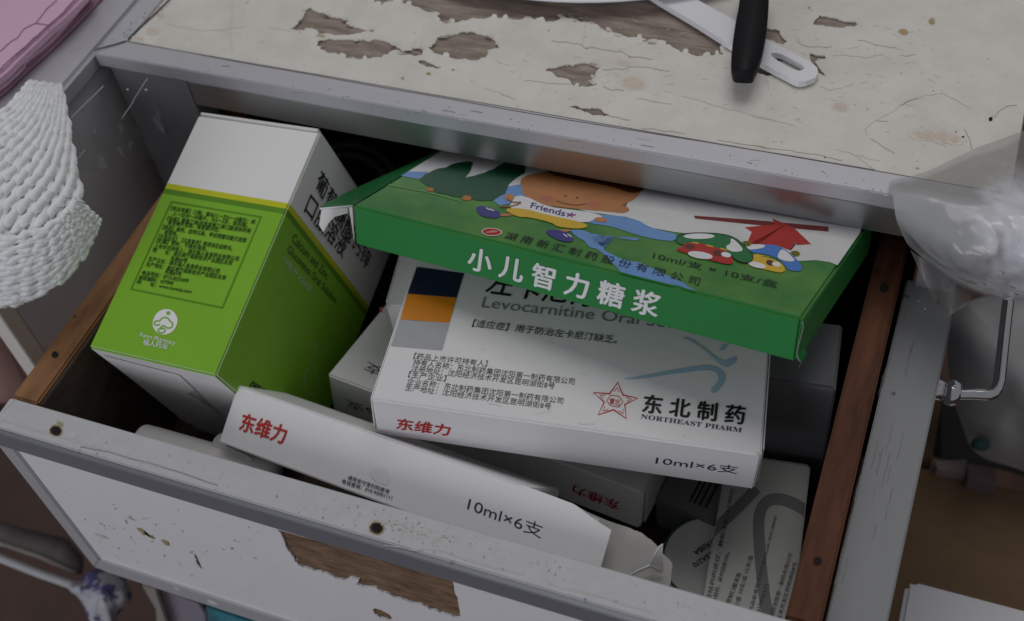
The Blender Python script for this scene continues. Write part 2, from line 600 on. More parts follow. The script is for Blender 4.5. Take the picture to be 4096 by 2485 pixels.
holes = []
for i, pg in enumerate(peels):
    J = jag(pg, 0.13, 3, 10 + i)
    holes.append([tuple(on(q, 2, 0.0)[:2]) for q in J])
outer = [(WT + .0005, WT + .0005), (XR - .0005, WT + .0005), (XR - .0005, 0.449), (WT + .0005, 0.449)]
pb = paint_sheet('paint', outer, holes, lambda c: V((c.x, c.y, -0.00035 + c.z)), 0.0007, CREAM, top, None)
TT = Face((0, 0, 0), (0, 0, 1))
rnd = random.Random(44)
for h in holes:   # loose flakes lifting along the edges of the bare patches
    n = len(h)
    cx_ = sum(p[0] for p in h) / n; cy_ = sum(p[1] for p in h) / n
    per = sum(math.hypot(h[i][0] - h[i - 1][0], h[i][1] - h[i - 1][1]) for i in range(n))
    for k in range(int(per / .0085) if per > .045 else 0):
        i = rnd.randrange(n); st = rnd.randint(3, 7)
        a, b = V((*h[i], 0)), V((*h[(i + st) % n], 0))
        if not .0012 < (b - a).length < .009: continue
        mid = (a + b) / 2
        inw = V((-(b - a).y, (b - a).x, 0)).normalized()
        if inw.dot(V((cx_, cy_, 0)) - mid) < 0: inw = -inw
        wd = rnd.uniform(.0006, .0019); up = rnd.uniform(.0003, .0011)
        e_ = (b - a) * .12
        pts = [a - inw * .0004 + V((0, 0, .00012)), b - inw * .0004 + V((0, 0, .00012)), b - e_ + inw * wd * rnd.uniform(.4, .9) + V((0, 0, up)), mid + inw * wd + V((0, 0, up * 1.15)), a + e_ + inw * wd * rnd.uniform(.4, .9) + V((0, 0, up))]
        if max(p.y for p in pts) > .2: continue
        pb.slab(pts, V((0, 0, -.00022)), CREAM, 0)
# cracks, scratches, spots, stains of the paint
cracks = [
    (R2((350, 262), (230, 245), (150, 235)), 3, CRACKL), (R1((1990, 20), (1985, 470)), 3, CRACKL), (R1((1420, 205), (1600, 240), (1850, 262), (2100, 230)), 3, CRACKL),
    (R3((440, 352), (560, 362), (690, 380), (730, 415), (800, 405), (920, 430), (1040, 445), (1110, 488), (1200, 490), (1300, 510)), 5, CRACK),
    (R3((880, 595), (1060, 595), (1180, 570), (1300, 590), (1450, 615)), 4, CRACK), (R3((880, 740), (940, 770), (1060, 778)), 5, CRACK),
    (R3((200, 690), (400, 712), (610, 725)), 3, CRACK), (R3((940, 995), (1010, 1005), (1060, 1022), (1110, 1030)), 5, CRACK),
    (R3((1170, 845), (1350, 875), (1470, 895)), 3, CRACK), (R3((1550, 820), (1760, 880), (2000, 940), (2200, 1000), (2349, 1040)), 3.5, CRACKL),
    (R3((1210, 1100), (1400, 1125), (1580, 1145)), 4, CRACK), (R3((1850, 1195), (2100, 1235), (2349, 1278)), 4, CRACK),
    (R4((0, 1243), (200, 1275), (420, 1305), (650, 1345), (790, 1370)), 4, CRACK), (R4((850, 1310), (960, 1340), (1110, 1378)), 3.5, CRACKL),
    (R4((0, 990), (130, 1020), (270, 1050), (380, 1080)), 3.5, CRACKL), (R4((920, 345), (1060, 380), (1250, 412)), 3.5, CRACK),
    (R4((400, 350), (440, 385), (520, 405), (640, 410), (700, 402)), 4, CRACK), (R4((700, 480), (830, 475), (1000, 498), (1120, 470)), 4, CRACKL),
    (R4((1290, 475), (1330, 483), (1420, 470)), 3.5, CRACK), (R4((610, 740), (680, 775), (780, 755), (880, 715)), 3.5, CRACKL),
    (R4((1000, 1160), (980, 1110), (1080, 1025), (1160, 985), (1280, 905), (1380, 850), (1500, 815), (1640, 800), (1750, 850), (1880, 925)), 4, CRACKL),
    (R4((1290, 905), (1380, 855), (1440, 845)), 6, CRACK), (R4((1030, 1185), (1130, 1250), (1240, 1315)), 4, CRACK), (R4((1830, 1105), (1880, 1190), (1895, 1280)), 5, CRACK),
    (R4((2090, 1010), (2140, 940), (2200, 910), (2280, 900)), 5, CRACK), (R4((730, 1280), (850, 1305), (950, 1370), (1060, 1450)), 3.5, CRACKL),
    (R4((150, 690), (165, 775)), 3, CRACKL), (R4((330, 700), (400, 800)), 3, CRACKL), (R4((1080, 1030), (1180, 1040)), 4, CRACK),
    (R2((2100, 510), (2140, 545), (2250, 560)), 3, SMUDGE), (R2((2000, 760), (2150, 800), (2270, 850)), 3, CRACKL), (R3((0, 805), (130, 850)), 3, CRACKL),
    (R3((2270, 660), (2300, 780)), 3, CRACKL), (R3((730, 190), (720, 320), (700, 400)), 3, CRACKL),
]
rnd = random.Random(3)
for k in range(120):   # short hairline marks of the crazed zone
    x, y = rnd.uniform(2000, 3750), rnd.uniform(60, 560)
    if y > 330 + (x - 2000) * 0.14: continue
    a = rnd.gauss(0.16, 0.35); L = rnd.uniform(8, 40)
    cracks.append(([(x, y), (x + L * math.cos(a), y + L * math.sin(a) + rnd.uniform(-4, 4))], rnd.uniform(1.5, 3), CRACKL))
for pts, wd, mt in cracks:
    TT.line(pb, jag(pts, 0.07, 3, int(pts[0][0]), closed=False), wd * .55, mt, 0.00008)
for c, rx, ry, mt in [(R4((1555, 185))[0], 12, 13, STAIN), (R4((1310, 275))[0], 19, 11, STAIN), (R4((2055, 1020))[0], 8, 9, HOLE), (R4((1760, 1128))[0], 4, 4, CRACK), (R4((1820, 1172))[0], 5, 4, HOLE),
                      (R4((1725, 1188))[0], 6, 5, CRACK), (R4((1430, 1440))[0], 8, 3, CRACK), (R3((1140, 715))[0], 42, 22, SMUDGE), (R3((1055, 545))[0], 26, 10, SMUDGE), (R4((770, 915))[0], 28, 14, SMUDGE),
                      (R4((1600, 1170))[0], 90, 22, SMUDGE), (R2((1525, 632))[0], 9, 5, STAIN), (R2((1305, 670))[0], 7, 6, CRACK), (R2((1735, 598))[0], 6, 3, STAIN), (R4((640, 1347))[0], 3, 3, HOLE),
                      (R2((605, 308))[0], 16, 4, STAIN), (R4((505, 68))[0], 6, 4, CRACK), (R3((415, 262))[0], 4, 3, CRACK), (R3((735, 415))[0], 6, 3, CRACK), (R3((1110, 488))[0], 6, 3, CRACK), (R1((1300, 270))[0], 22, 12, SMUDGE), (R1((1370, 130))[0], 14, 12, SMUDGE), (R1((1180, 330))[0], 20, 7, SMUDGE)]:
    if mt in (SMUDGE, STAIN):
        for f_, m_ in ((1.35, mat('faint_halo', (.70, .665, .60), .6)), (1.12, mat('soft_halo', (.67, .605, .53), .6) if mt is SMUDGE else mat('tan_halo', (.58, .49, .34), .6))):
            TT.poly(pb, jag(ell(c, rx * f_, ry * f_, 0.15, 12), 0.3, 2, int(c[0] + f_ * 9)), m_, 0.00006 + (1.5 - f_) * .00008)
    TT.poly(pb, jag(ell(c, rx, ry, 0.15, 10), 0.35 if mt in (SMUDGE, STAIN) else .25, 3 if mt is SMUDGE else 2, int(c[0])), mt, 0.0001)
for k in range(170):   # specks of dirt
    x, y = rnd.uniform(600, 4000), rnd.uniform(0, 680)
    if y > 200 + (x - 600) * 0.18: continue
    r = rnd.uniform(1.5, 4)
    TT.poly(pb, ell((x, y), r, r * .7, 0, 6), CRACKL if rnd.random() < .7 else CRACK, 0.0001)
pb.build('paint', top)

# metal edging with mitred corner
mb = MB()
mb.slab([V((0, 0, 0.0004)), V((WT, WT, 0.0004)), V((XR, WT, 0.0004)), V((XR, 0, 0.0004))], V((0, 0, -H1)), ALU, 0.0004)
TE = Face((0, 0, .0004), (0, 0, 1)); TF = Face((0, 0, 0), (0, -1, 0))
GRIME = mat('dark_grime', (.16, .155, .15), .8); GRL = mat('light_scratch', (.66, .66, .69), .5)
rnd = random.Random(8)
for k in range(90):
    x = rnd.uniform(420, 3700); y = 165 + (x - 370) * .176 + rnd.uniform(5, 72)
    r = rnd.uniform(1.0, 3.0)
    if k % 5 == 0:
        TE.line(mb, [(x, y), (x + rnd.uniform(10, 60), y + rnd.uniform(-2, 14))], 1.6, GRL if k % 2 else GRIME, .0001)
    else:
        TE.poly(mb, jag(ell((x, y), r, r * .7, 0, 6), .3, 1, k), GRIME, .0001)
TE.line(mb, jag([(378, 203), (440, 184), (506, 166)], .03, 2, 3, False), 4.5, HOLE, .0001)
TE.line(mb, jag([(520, 168), (1000, 257), (2100, 451), (3500, 681)], .003, 4, 3, False), 2.5, GRIME, .0001)
for k in range(40):
    x = rnd.uniform(420, 3500); y = 215 + (x - 370) * .186 + rnd.uniform(4, 40)
    TF.poly(mb, jag(ell((x, y), rnd.uniform(1, 3), 1.4, 0, 6), .3, 1, k), GRL if k % 2 else GRIME, .0001)
mb.build('edging', cab)
mb = MB()
mb.slab([V((0, 0.0004, 0.0004)), V((WT, WT + .0004, 0.0004)), V((WT, 0.45, 0.0004)), V((0, 0.45, 0.0004))], V((0, 0, -H1)), ALU, 0.0004)
TE.line(mb, jag([(512, 158), (600, 74), (690, -12)], .02, 3, 3, False), 5, HOLE, .0001)
for k in range(30):
    f_ = rnd.random(); TE.poly(mb, jag(ell((400 + f_ * 230 + rnd.uniform(0, 80), 185 - f_ * 190), rnd.uniform(1, 4), 2, 0, 6), .3, 1, k), GRIME, .0001)
mb.build('edging', cab)
mb = MB(); mb.box((0.0435, 0.0006, -H2), (XR, 0.012, -H1), ALUR, 0.0004); mb.build('front_rail', cab)
mb = MB(); mb.box((0.004, 0.0015, -0.34), (0.0425, 0.014, -H1 - .0005), GREYPAINT, 0.0004); mb.build('stile', cab)
mb = MB(); mb.box((0.345, 0.0012, -0.34), (0.3592, 0.014, -H2 - .0005), GREYPAINT, 0.0004); mb.build('stile', cab)
mb = MB(); mb.box((0.004, 0.0145, -0.40), (0.010, 0.45, -0.0185), GREYPAINT, 0.0003); mb.build('side_panel', cab)
mb = MB(); mb.box((0.3515, 0.0145, -0.40), (0.3575, 0.45, -0.0185), GREYPAINT, 0.0003); mb.build('side_panel', cab)
mb = MB(); mb.box((0.0105, 0.43, -0.40), (XR - .0075, 0.44, -0.0185), DARKWOOD, 0.0003); mb.build('back_panel', cab)
mb = MB(); mb.box((0.043, 0.0015, -0.20), (0.3445, 0.42, -0.165), GREYPAINT, 0.0004); mb.build('divider', cab)

# ================================================================== drawer
ZD = -0.03994
YR, YF = -0.1444, -0.1596
HS, HPN = 0.0104, 0.0975
XL0, XL1, XR0, XR1 = 0.03896, 0.0509, 0.32916, 0.33993
XFL = on((0, 1650), 2, ZD).x - 0.0005
XFR = 0.343
ang = -0.00283
drw = thing('drawer', 'pulled-out wooden drawer with a chipped white laminate front', 'drawer', loc=(0, 0, ZD))
mb = MB(); mb.box((XL0, YR + .0005, -0.135), (XL1, 0.30, ZD), TANWOOD, 0.0008)
for c, r in [((220, 1420), 13), ((300, 1268), 4)]:
    Face((0, 0, ZD), (0, 0, 1)).poly(mb, jag(ell(c, r, r * 1.1, 0.3, 9), .15, 2), HOLE, 0.0002)
lft = mb.build('side_board', drw)
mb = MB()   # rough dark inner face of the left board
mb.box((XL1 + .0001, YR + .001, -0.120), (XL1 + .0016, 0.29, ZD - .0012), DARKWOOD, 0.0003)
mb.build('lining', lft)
mb = MB(); mb.box((XR0, YR + .0005, -0.135), (XR1, 0.30, ZD), REDWOOD, 0.0008)
FD = Face((0, 0, ZD), (0, 0, 1))
for c, r in [(Z8((575, 985))[0], 16), (R8((1145, 1180))[0], 17), (R8((1080, 1040))[0], 6)]:
    FD.poly(mb, jag(ell(c, r, r * 1.2, 0.3, 9), .18, 2), HOLE, 0.0002)
mb.build('side_board', drw)
mb = MB(); mb.box((XL1 + .0017, YR + .001, -0.126), (XR0 - .0005, 0.29, -0.1225), DARKWOOD, 0.0002); mb.build('bottom_board', drw)
mb = MB(); mb.box((XL1 + .0017, 0.291, -0.1345), (XR0 - .0005, 0.299, ZD - .004), DARKWOOD, 0.0003); mb.build('back_board', drw)
# front: grey painted frame and core
mb = MB(); mb.box((XFL, YF + .0022, ZD - 0.1155), (XFR, YR, ZD), GREYTOP, 0.0006)
FT = FD
rnd = random.Random(5)
for q, r in [((225, 1724), 21), ((1508, 2113), 24)]:
    FT.poly(mb, jag(ell(q, r * 1.3, r * 1.2, 0.3, 14), .3, 2, 3), RUST, 0.0001)
    FT.poly(mb, jag(ell((q[0] - 2, q[1]), r * 1.12, r, 0.3, 10), .16, 2, 4), mat('rust_brown', (0.11, 0.06, 0.025), .8), 0.00015)
    FT.poly(mb, jag(ell(q, r * .9, r * .8, 0.3, 10), .12, 2, 4), HOLE, 0.0002)
FT.poly(mb, jag(ell((240, 1697), 14, 9, .3, 8), .3, 2, 9), RUST, 0.00012)
FT.line(mb, jag(M1((20, 1030), (200, 1080), (420, 1150), (700, 1230), (900, 1290), (1150, 1365), (1450, 1450)), .02, 2, 2, False), 3.2, SCUFF)
FT.line(mb, jag(Z5((700, 5), (930, 50), (1250, 140), (1430, 195), (1650, 265), (1860, 335)), .02, 2, 2, False), 3.6, mat('dark_scuff', (0.3, 0.29, 0.27), .8))
FT.line(mb, jag(Z7((390, 1130), (420, 1180), (650, 1240), (1100, 1370), (1300, 1430)), .03, 2, 2, False), 3, SCUFF)
FT.line(mb, jag(Z6((1150, 850), (1650, 900), (2349, 1100)), .03, 2, 2, False), 2.5, SCUFF)
FT.line(mb, M1((20, 960), (100, 880)), 2.5, SCUFF); FT.line(mb, M1((60, 920), (140, 850)), 2.5, SCUFF)
for k in range(420):
    if k < 190:
        x = rnd.gauss(1640, 95); y = 2095 + (x - 1560) * .3 + rnd.gauss(0, 22)
    else:
        x = rnd.uniform(0, 2900); y = 1650 + x * .29 + rnd.uniform(-60, 60)
    if not (1600 + x * .276 < y < 1720 + x * .296): continue
    r = rnd.uniform(1.2, 4.2)
    FT.poly(mb, jag(ell((x, y), r * 1.5, r * .8, rnd.random() * 3, 6), .3, 1, k), SCUFF if rnd.random() < .75 else mat('dark_scuff', (0.3, 0.29, 0.27), .8), 0.0001)
FT.poly(mb, jag(ell(Z6((1725, 990))[0], 9, 4, -.2, 8), .2, 1), mat('dark_scuff', (0.3, 0.29, 0.27), .8), 0.00013)
FT.poly(mb, ell(Z7((727, 1308))[0], 5, 4), mat('blue_speck', (0.15, 0.15, 0.4), .6), 0.00013)
mb.build('front_board', drw)
YP = YF + .0021
FP = Face((0, YP - .0011, 0), (0, -1, 0))


def onY(q, y=YP):
    return on(q, 1, y)


pt = ZD - HS
pb_ = ZD - HPN
xpl = on((49, 1794), 1, YF).x
peelf = [Z6((240, 690), (275, 725), (300, 790), (360, 900), (390, 960), (430, 1000), (480, 1020), (640, 1065), (740, 1110), (820, 1130), (860, 1100), (940, 1120), (915, 1160), (1040, 1185), (1150, 1230), (1300, 1285), (1500, 1350), (1680, 1415), (1812, 1440), (1800, 1380), (1775, 1260), (1755, 1180), (1740, 1120)),
         Z6((1055, 1375), (1080, 1365), (1160, 1395), (1210, 1430), (1235, 1460), (1200, 1470), (1130, 1450), (1080, 1420))]
mb = MB(); mb.box((xpl - .002, YP - .0001, pb_ - .002), (XFR - .003, YP + .0001, pt + .002), CHIPWOOD, 0)
core = mb.build('bare_board', drw)
hol = []
for i, pg in enumerate(peelf):
    P = (jag(pg[1:-1], 0.10, 3, 40 + i, False) + [pg[-1], pg[0]]) if i == 0 else jag(pg, 0.10, 3, 41)
    hol.append([(p.x, min(p.z, pt - .0002)) for p in [onY(q) for q in P]])
lb = paint_sheet('laminate', [(xpl, pb_), (XFR - .004, pb_), (XFR - .004, pt), (xpl, pt)], hol, lambda c: V((c.x, YP - .0006 + c.z, c.y)), 0.0008, LAMIN, drw, None)
for pts in [Z5((1160, 690), (1200, 700), (1300, 760), (1325, 780), (1310, 797), (1230, 760), (1180, 720)), Z5((805, 742), (870, 760), (935, 785), (920, 790), (850, 770)), Z5((1085, 600), (1110, 595), (1170, 640), (1130, 630)),
            Z5((1060, 625), (1075, 630), (1088, 665), (1075, 660)), Z5((1650, 920), (1670, 925), (1725, 1050), (1700, 1010)), Z5((1370, 800), (1400, 800), (1450, 845), (1400, 830))]:
    FP.poly(lb, jag(pts, .2, 2, int(pts[0][0])), SCUFF if pts[0][0] % 2 < 1.2 else STAIN, 0.0001)
for k in range(150):
    x, y = rnd.gauss(650, 330), rnd.gauss(2190, 110)
    x = abs(x)
    p = onY((x, y))
    if not (pb_ + .003 < p.z < pt - .002 and p.x > xpl + .004): continue
    r = rnd.uniform(1.0, 4.2) * (0.55 if rnd.random() < .6 else 1)
    FP.poly(lb, jag(ell((x, y), r * 1.9, r * .8, rnd.gauss(.5, .5), 6), .3, 1, k), SCUFF if rnd.random() < .86 else CRACK, 0.0001)
lb.build('laminate', drw)
# edging strips standing a little proud of the laminate
mb = MB(); mb.box((XFL, YF, ZD - HS), (XFR, YF + .0021, ZD - .0004), GREYMET, 0.0003); mb.build('edging_strip', drw)
pbl = [V((XFL, YF, ZD - HS - .0002)), V((xpl, YF, ZD - HS - .0002)), V((xpl, YF, ZD - HPN)), V((XFL, YF, ZD - HPN - .010))]
mb = MB(); mb.slab(pbl, V((0, .0021, 0)), ALU, 0.0003); mb.build('edging_strip', drw)
pbl = [V((xpl + .0001, YF, ZD - HPN)), V((XFR, YF, ZD - HPN)), V((XFR, YF, ZD - HPN - .0105)), V((XFL, YF, ZD - HPN - .0105))]
mb = MB(); mb.slab(pbl, V((0, .0021, 0)), ALU, 0.0003)
Face((0, YF, 0), (0, -1, 0)).poly(mb, jag(ell(Z5((1815, 1332))[0], 22, 8, .35, 9), .12, 2), SKYP, .0001)
Face((0, YF, 0), (0, -1, 0)).poly(mb, jag(ell(Z5((1515, 1215))[0], 12, 5, .35, 9), .12, 2), SKYP, .0001)
mb.build('edging_strip', drw)

# ================================================================== cartons
# lime and white carton, standing tilted at the left
A = Carton([0.05942, -0.11834, -0.03465], [0.99845, -0.01505, -0.05364, 0.00128, 0.96874, -0.24807, 0.0557, 0.24761, 0.96726], [0.0572, 0.10634, 0.09055])
t = thing('medicine_carton', 'tall lime green and white carton standing tilted at the left of the drawer', 'carton', A.M)
c1 = (A.Mi @ A.top.hit((660, 731))).y * .5 + (A.Mi @ A.top.hit((1159, 815))).y * .5
c2 = (A.Mi @ A.top.hit((653, 754))).y * .5 + (A.Mi @ A.top.hit((1145, 834))).y * .5
c3 = (A.Mi @ A.top.hit((644, 776))).y * .5 + (A.Mi @ A.top.hit((1140, 855))).y * .5
mb = MB()


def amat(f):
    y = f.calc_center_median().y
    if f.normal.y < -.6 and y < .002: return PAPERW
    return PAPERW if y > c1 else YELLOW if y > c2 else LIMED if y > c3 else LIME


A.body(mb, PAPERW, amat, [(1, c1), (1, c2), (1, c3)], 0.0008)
lines = [('【用法用量】口服，婴幼儿一日5～10毫升；成', (1455, 520), (2175, 640)), ('人一日20～30毫升，分2～3次，饭后服。', (1470, 565), (2110, 665)), ('【包装】聚氯乙烯/低密度聚乙烯口服液体药用', (1425, 605), (2135, 715)),
         ('复合硬片包装，每盒装24支。', (1430, 640), (1870, 705)), ('【禁忌】高钙、血锌过高、甲状旁腺功能亢进患', (1385, 680), (2100, 795)), ('者禁用。', (1400, 725), (1510, 740)),
         ('【不良反应】【注意事项】等项详见说明书。', (1350, 760), (1980, 865)), ('【贮藏】密封，干燥处保存。', (1335, 795), (1765, 870)), ('上市许可持有人：湖北福人金身药业有限公司', (1315, 840), (2035, 955)),
         ('地　　址：湖北咸宁高新技术产业园区永安', (1300, 875), (1980, 990)), ('东路69号', (1455, 945), (1595, 970)), ('生产企业：湖北福人金身药业有限公司', (1265, 950), (1870, 1060)),
         ('生产地址：湖北咸宁高新技术产业园区永安', (1245, 995), (1925, 1115)), ('东路69号', (1405, 1060), (1545, 1085)), ('电话号码：0715-8255499', (1210, 1070), (1605, 1140)), ('邮政编码：437000', (1185, 1110), (1475, 1160)), ('网　　址：www.furenjs.com', (1165, 1150), (1630, 1235))]
for s, a, b in lines:
    bl, br, tl = R5(a, b, (a[0] + 13, a[1] - 40))
    A.top.text(mb, s, bl, br, tl, INKD, 0.006)
A.top.line(mb, R5((1465, 445), (2230, 575), (1900, 1350), (1120, 1190)), 9, LIMED, closed=True)
A.top.poly(mb, smooth(M1((1410, 77), (1475, 88), (1520, 150), (1515, 215), (1475, 275), (1410, 303), (1340, 285), (1300, 220), (1315, 150), (1355, 98)), 2), WHITEINK)
A.top.poly(mb, ell(M1((1440, 115))[0], 8.5, 8), LIME, .0002)
A.top.line(mb, smooth(M1((1370, 210), (1340, 222), (1315, 205), (1330, 180), (1365, 185), (1385, 155), (1430, 150), (1455, 185), (1480, 205), (1470, 240), (1430, 245), (1395, 215), (1370, 245), (1345, 260), (1365, 285), (1400, 285), (1415, 260), (1395, 240), (1375, 255)), 2, False), 6, LIME, .0002)
bl, br, tl = M1((1195, 312), (1495, 385), (1206, 280)); A.top.text(mb, '𝖥uren 𝖯harmacy'.replace('𝖥', 'F').replace('𝖯', 'P'), bl, br, tl, WHITEINK, 0, 0)
bl, br, tl = M1((1220, 385), (1432, 425), (1232, 335)); A.top.text(mb, '福人药业', bl, br, tl, WHITEINK, 0.01)
bl, br, tl = R6((548, 318), (989, 1035), (610, 160)); A.right.text(mb, '葡萄糖酸钙锌', bl, br, tl, INK, 0.012)
bl, br, tl = R6((455, 530), (785, 930), (525, 360)); A.right.text(mb, '口服溶液', bl, br, tl, INK, 0.012)
bl, br, tl = R6((352, 780), (650, 1110), (378, 708)); A.right.text(mb, 'Calcium and Zinc', bl, br, tl, INKD, 0.0, 0)
bl, br, tl = R6((312, 868), (725, 1315), (335, 806)); A.right.text(mb, 'Gluconates Oral Solution', bl, br, tl, INKD, 0.0, 0)
bl, br, tl = R6((268, 958), (512, 1230), (294, 893)); A.right.text(mb, '10毫升X24支', bl, br, tl, mat('pale_green_ink', (0.5, .62, .42), .45), 0.0)
LOOP = mat('pale_outline_print', (0.36, 0.60, 0.24), .45)
for pts in [M2((570, 395), (545, 340), (512, 350), (500, 400), (522, 415), (570, 395)), M2((570, 400), (560, 440), (545, 470), (510, 540), (475, 610), (465, 690), (480, 770), (520, 825), (560, 845)), M2((505, 545), (545, 560), (575, 640), (590, 690), (575, 740), (590, 800)), M2((585, 405), (640, 410), (680, 460), (692, 560))]:
    A.right.line(mb, smooth(pts, 2, False), 3, LOOP)
bl, br, tl = M1((2110, 760), (2260, 860), (2160, 690)); A.right.text(mb, '国药', bl, br, tl, INKD, 0.02)
mb.tube([A.P(A.d[0] - .00022, y, -.00022) for y in (.0008, .05, A.d[1] - .0008)], .00016, mat('worn_fold', (.52, .60, .40), .6), 6)
mb.build('body', t)
mb = MB()   # closed tuck flap of the lower end
FE = Face(A.o - A.v * .00035, -A.v)
FE.poly(mb, M1((870, 470), (1530, 642), (1662, 768), (1605, 800), (1870, 970), (1840, 1040), (1600, 1060)), PAPERW, 0)
mb.slab([FE.hit(q, 0) for q in M1((880, 480), (1525, 648), (1645, 770), (1600, 806), (1500, 820), (1000, 560))], A.v * .0003, PAPERW, 0)
mb.build('tuck_flap', t)
mb = MB()
mb.slab([A.P(.0012, .10634, .0006), A.P(.056, .10634, .0006), A.P(.056, .1075, .0001), A.P(.0012, .1075, .0001)], A.n * -.05, PAPERW, 0)
mb.build('lid_flap', t)

# flat green carton jammed under the rail
B = Carton([0.14553, -0.04915, -0.00441], [0.99148, 0.12751, -0.0265, -0.10788, 0.91808, 0.38142, 0.07297, -0.37532, 0.92402], [0.17, 0.09, 0.01618])
t = thing('medicine_carton', 'flat glossy green carton with a cartoon meadow, jammed under the cabinet edge', 'carton', B.M)
mb = MB()
B.body(mb, GREEN, lambda f: MEADOW if (f.normal.z > .8) else GREEN, [], 0.0009)
T = B.top
T.poly(mb, [(1604, 705), (1760, 735), (2060, 760), (2350, 850), (2510, 870), (2560, 905), (2700, 930), (2900, 950), (3150, 1048), (3206, 1045), (3262, 1042), (3318, 1050), (3353, 1063), (3449, 935), (3500, 800), (1900, 505)], SKYP, .0001)
T.poly(mb, R6((1290, 225), (1340, 185), (1530, 190), (1430, 252)), BLUEP, .00014)
T.poly(mb, R6((2080, 440), (2180, 320), (2349, 290)) + R7((200, 300), (300, 420), (0, 480)), BLUEP, .00014)
T.poly(mb, smooth(R7((720, 590), (850, 555), (1000, 565), (1180, 600), (1260, 655), (1400, 700), (1510, 718), (1505, 785), (1350, 772), (1150, 725), (950, 655), (740, 625)), 1), BLUEP, .00014)
T.poly(mb, jag(R6((1440, 250), (1560, 180), (1780, 110), (1860, 100), (1905, 112), (1880, 190), (1840, 240), (2000, 200), (2160, 120), (2349, 40), (2349, 200), (2210, 300), (2180, 380), (2080, 432), (1850, 420), (1600, 370), (1500, 300)), .06, 2), TREE, .00018)
T.line(mb, R6((1180, 300), (1500, 360), (1800, 440)), 4, mat('pale_path_print', (.2, .36, .12), .35), .00016)
for c, rx, ry in [((1540, 342), 14, 8), ((1852, 416), 19, 10)]:
    T.poly(mb, jag(ell(R6(c)[0], rx, ry), .1, 1), mat('orange_print', (.5, .18, .02), .35), .0002)
T.poly(mb, jag(R7((600, 690), (700, 688), (860, 735), (1100, 748), (1200, 765), (1150, 778), (1000, 752), (850, 738), (760, 748), (800, 790), (870, 830), (905, 870), (1030, 930), (1170, 960), (1290, 1010), (1400, 1060), (1530, 1120), (1650, 1200), (1690, 1217), (1350, 1135), (1035, 1052), (1010, 1020), (930, 940), (880, 890), (830, 850), (760, 830), (720, 780), (640, 730)), .05, 2), BLUEP, .00014)
# running child with a plain face
T.poly(mb, smooth(R7((180, 330), (200, 385), (260, 435), (400, 480), (600, 505), (850, 525), (960, 535), (1060, 547), (1112, 520), (1090, 490), (1015, 480), (1130, 440), (1210, 370), (1160, 320), (900, 240), (500, 170), (250, 215), (170, 250)), 2), TAN, .00022)
T.poly(mb, smooth(R7((420, 215), (600, 255), (800, 290), (960, 320), (1120, 380), (1210, 360), (1260, 300), (900, 180), (400, 150)), 1), BROWNP, .00026)
for c_ in ((560, 400), (660, 415)):
    T.poly(mb, ell(R7(c_)[0], 5, 4), BROWNP, .0003)
T.line(mb, smooth(R7((480, 440), (560, 470), (660, 480), (740, 465)), 2, False), 3, BROWNP, .0003)
for c_ in ((400, 420), (800, 470)):
    T.poly(mb, ell(R7(c_)[0], 26, 11, .15), mat('rosy_print', (.5, .16, .10), .35), .00026)
T.poly(mb, smooth(R7((100, 410), (200, 390), (400, 490), (650, 520), (850, 555), (880, 585), (800, 600), (740, 630), (560, 600), (260, 530), (60, 500), (110, 450)), 1), WHITEINK, .00024)
T.poly(mb, smooth(R7((20, 510), (180, 500), (400, 560), (600, 600), (745, 640), (740, 672), (640, 680), (480, 660), (450, 630), (250, 580), (150, 580)), 1), YEL2, .00028)
T.poly(mb, smooth(R6((1920, 495), (1990, 480), (2080, 510), (2145, 540), (2130, 585), (2060, 590), (1960, 565)), 2), SHOE, .00024)
T.poly(mb, smooth(R7((380, 700), (450, 685), (540, 700), (600, 720), (635, 770), (600, 795), (520, 785), (430, 745)), 2), SHOE, .0003)
T.poly(mb, smooth(R6((2100, 555), (2200, 545), (2260, 560), (2160, 575)), 1), TAN, .0002)
T.poly(mb, smooth(R7((470, 690), (600, 680), (600, 705), (490, 705)), 1), TAN, .00026)
T.poly(mb, ell(R7((860, 602))[0], 26, 9, .1), TAN, .0003)
T.poly(mb, ell(R7((80, 410))[0], 20, 13, .1), TAN, .0003)
T.line(mb, smooth(R7((0, 490), (110, 490), (200, 450), (110, 460), (60, 420)), 2, False), 6, mat('ochre_print', (.32, .15, .03), .35), .00032)
for a, b in [((540, 725), (575, 750)), ((575, 725), (610, 750))]:
    T.line(mb, R7(a, b), 4, WHITEINK, .00034)
for a, b in [((2015, 500), (2050, 520)), ((2050, 510), (2085, 528))]:
    T.line(mb, R6(a, b), 4, WHITEINK, .0003)
bl, br, tl = R7((258, 500), (550, 575), (275, 455)); T.text(mb, 'Friends', bl, br, tl, SHOE, 0.02, 0, .0003)
for k in range(5):
    a = k * 1.257; c = R7((605, 562))[0]
    T.line(mb, [c, (c[0] + 20 * math.cos(a), c[1] + 10 * math.sin(a))], 6, mat('purple_print', (.25, .05, .3), .35), .0003)
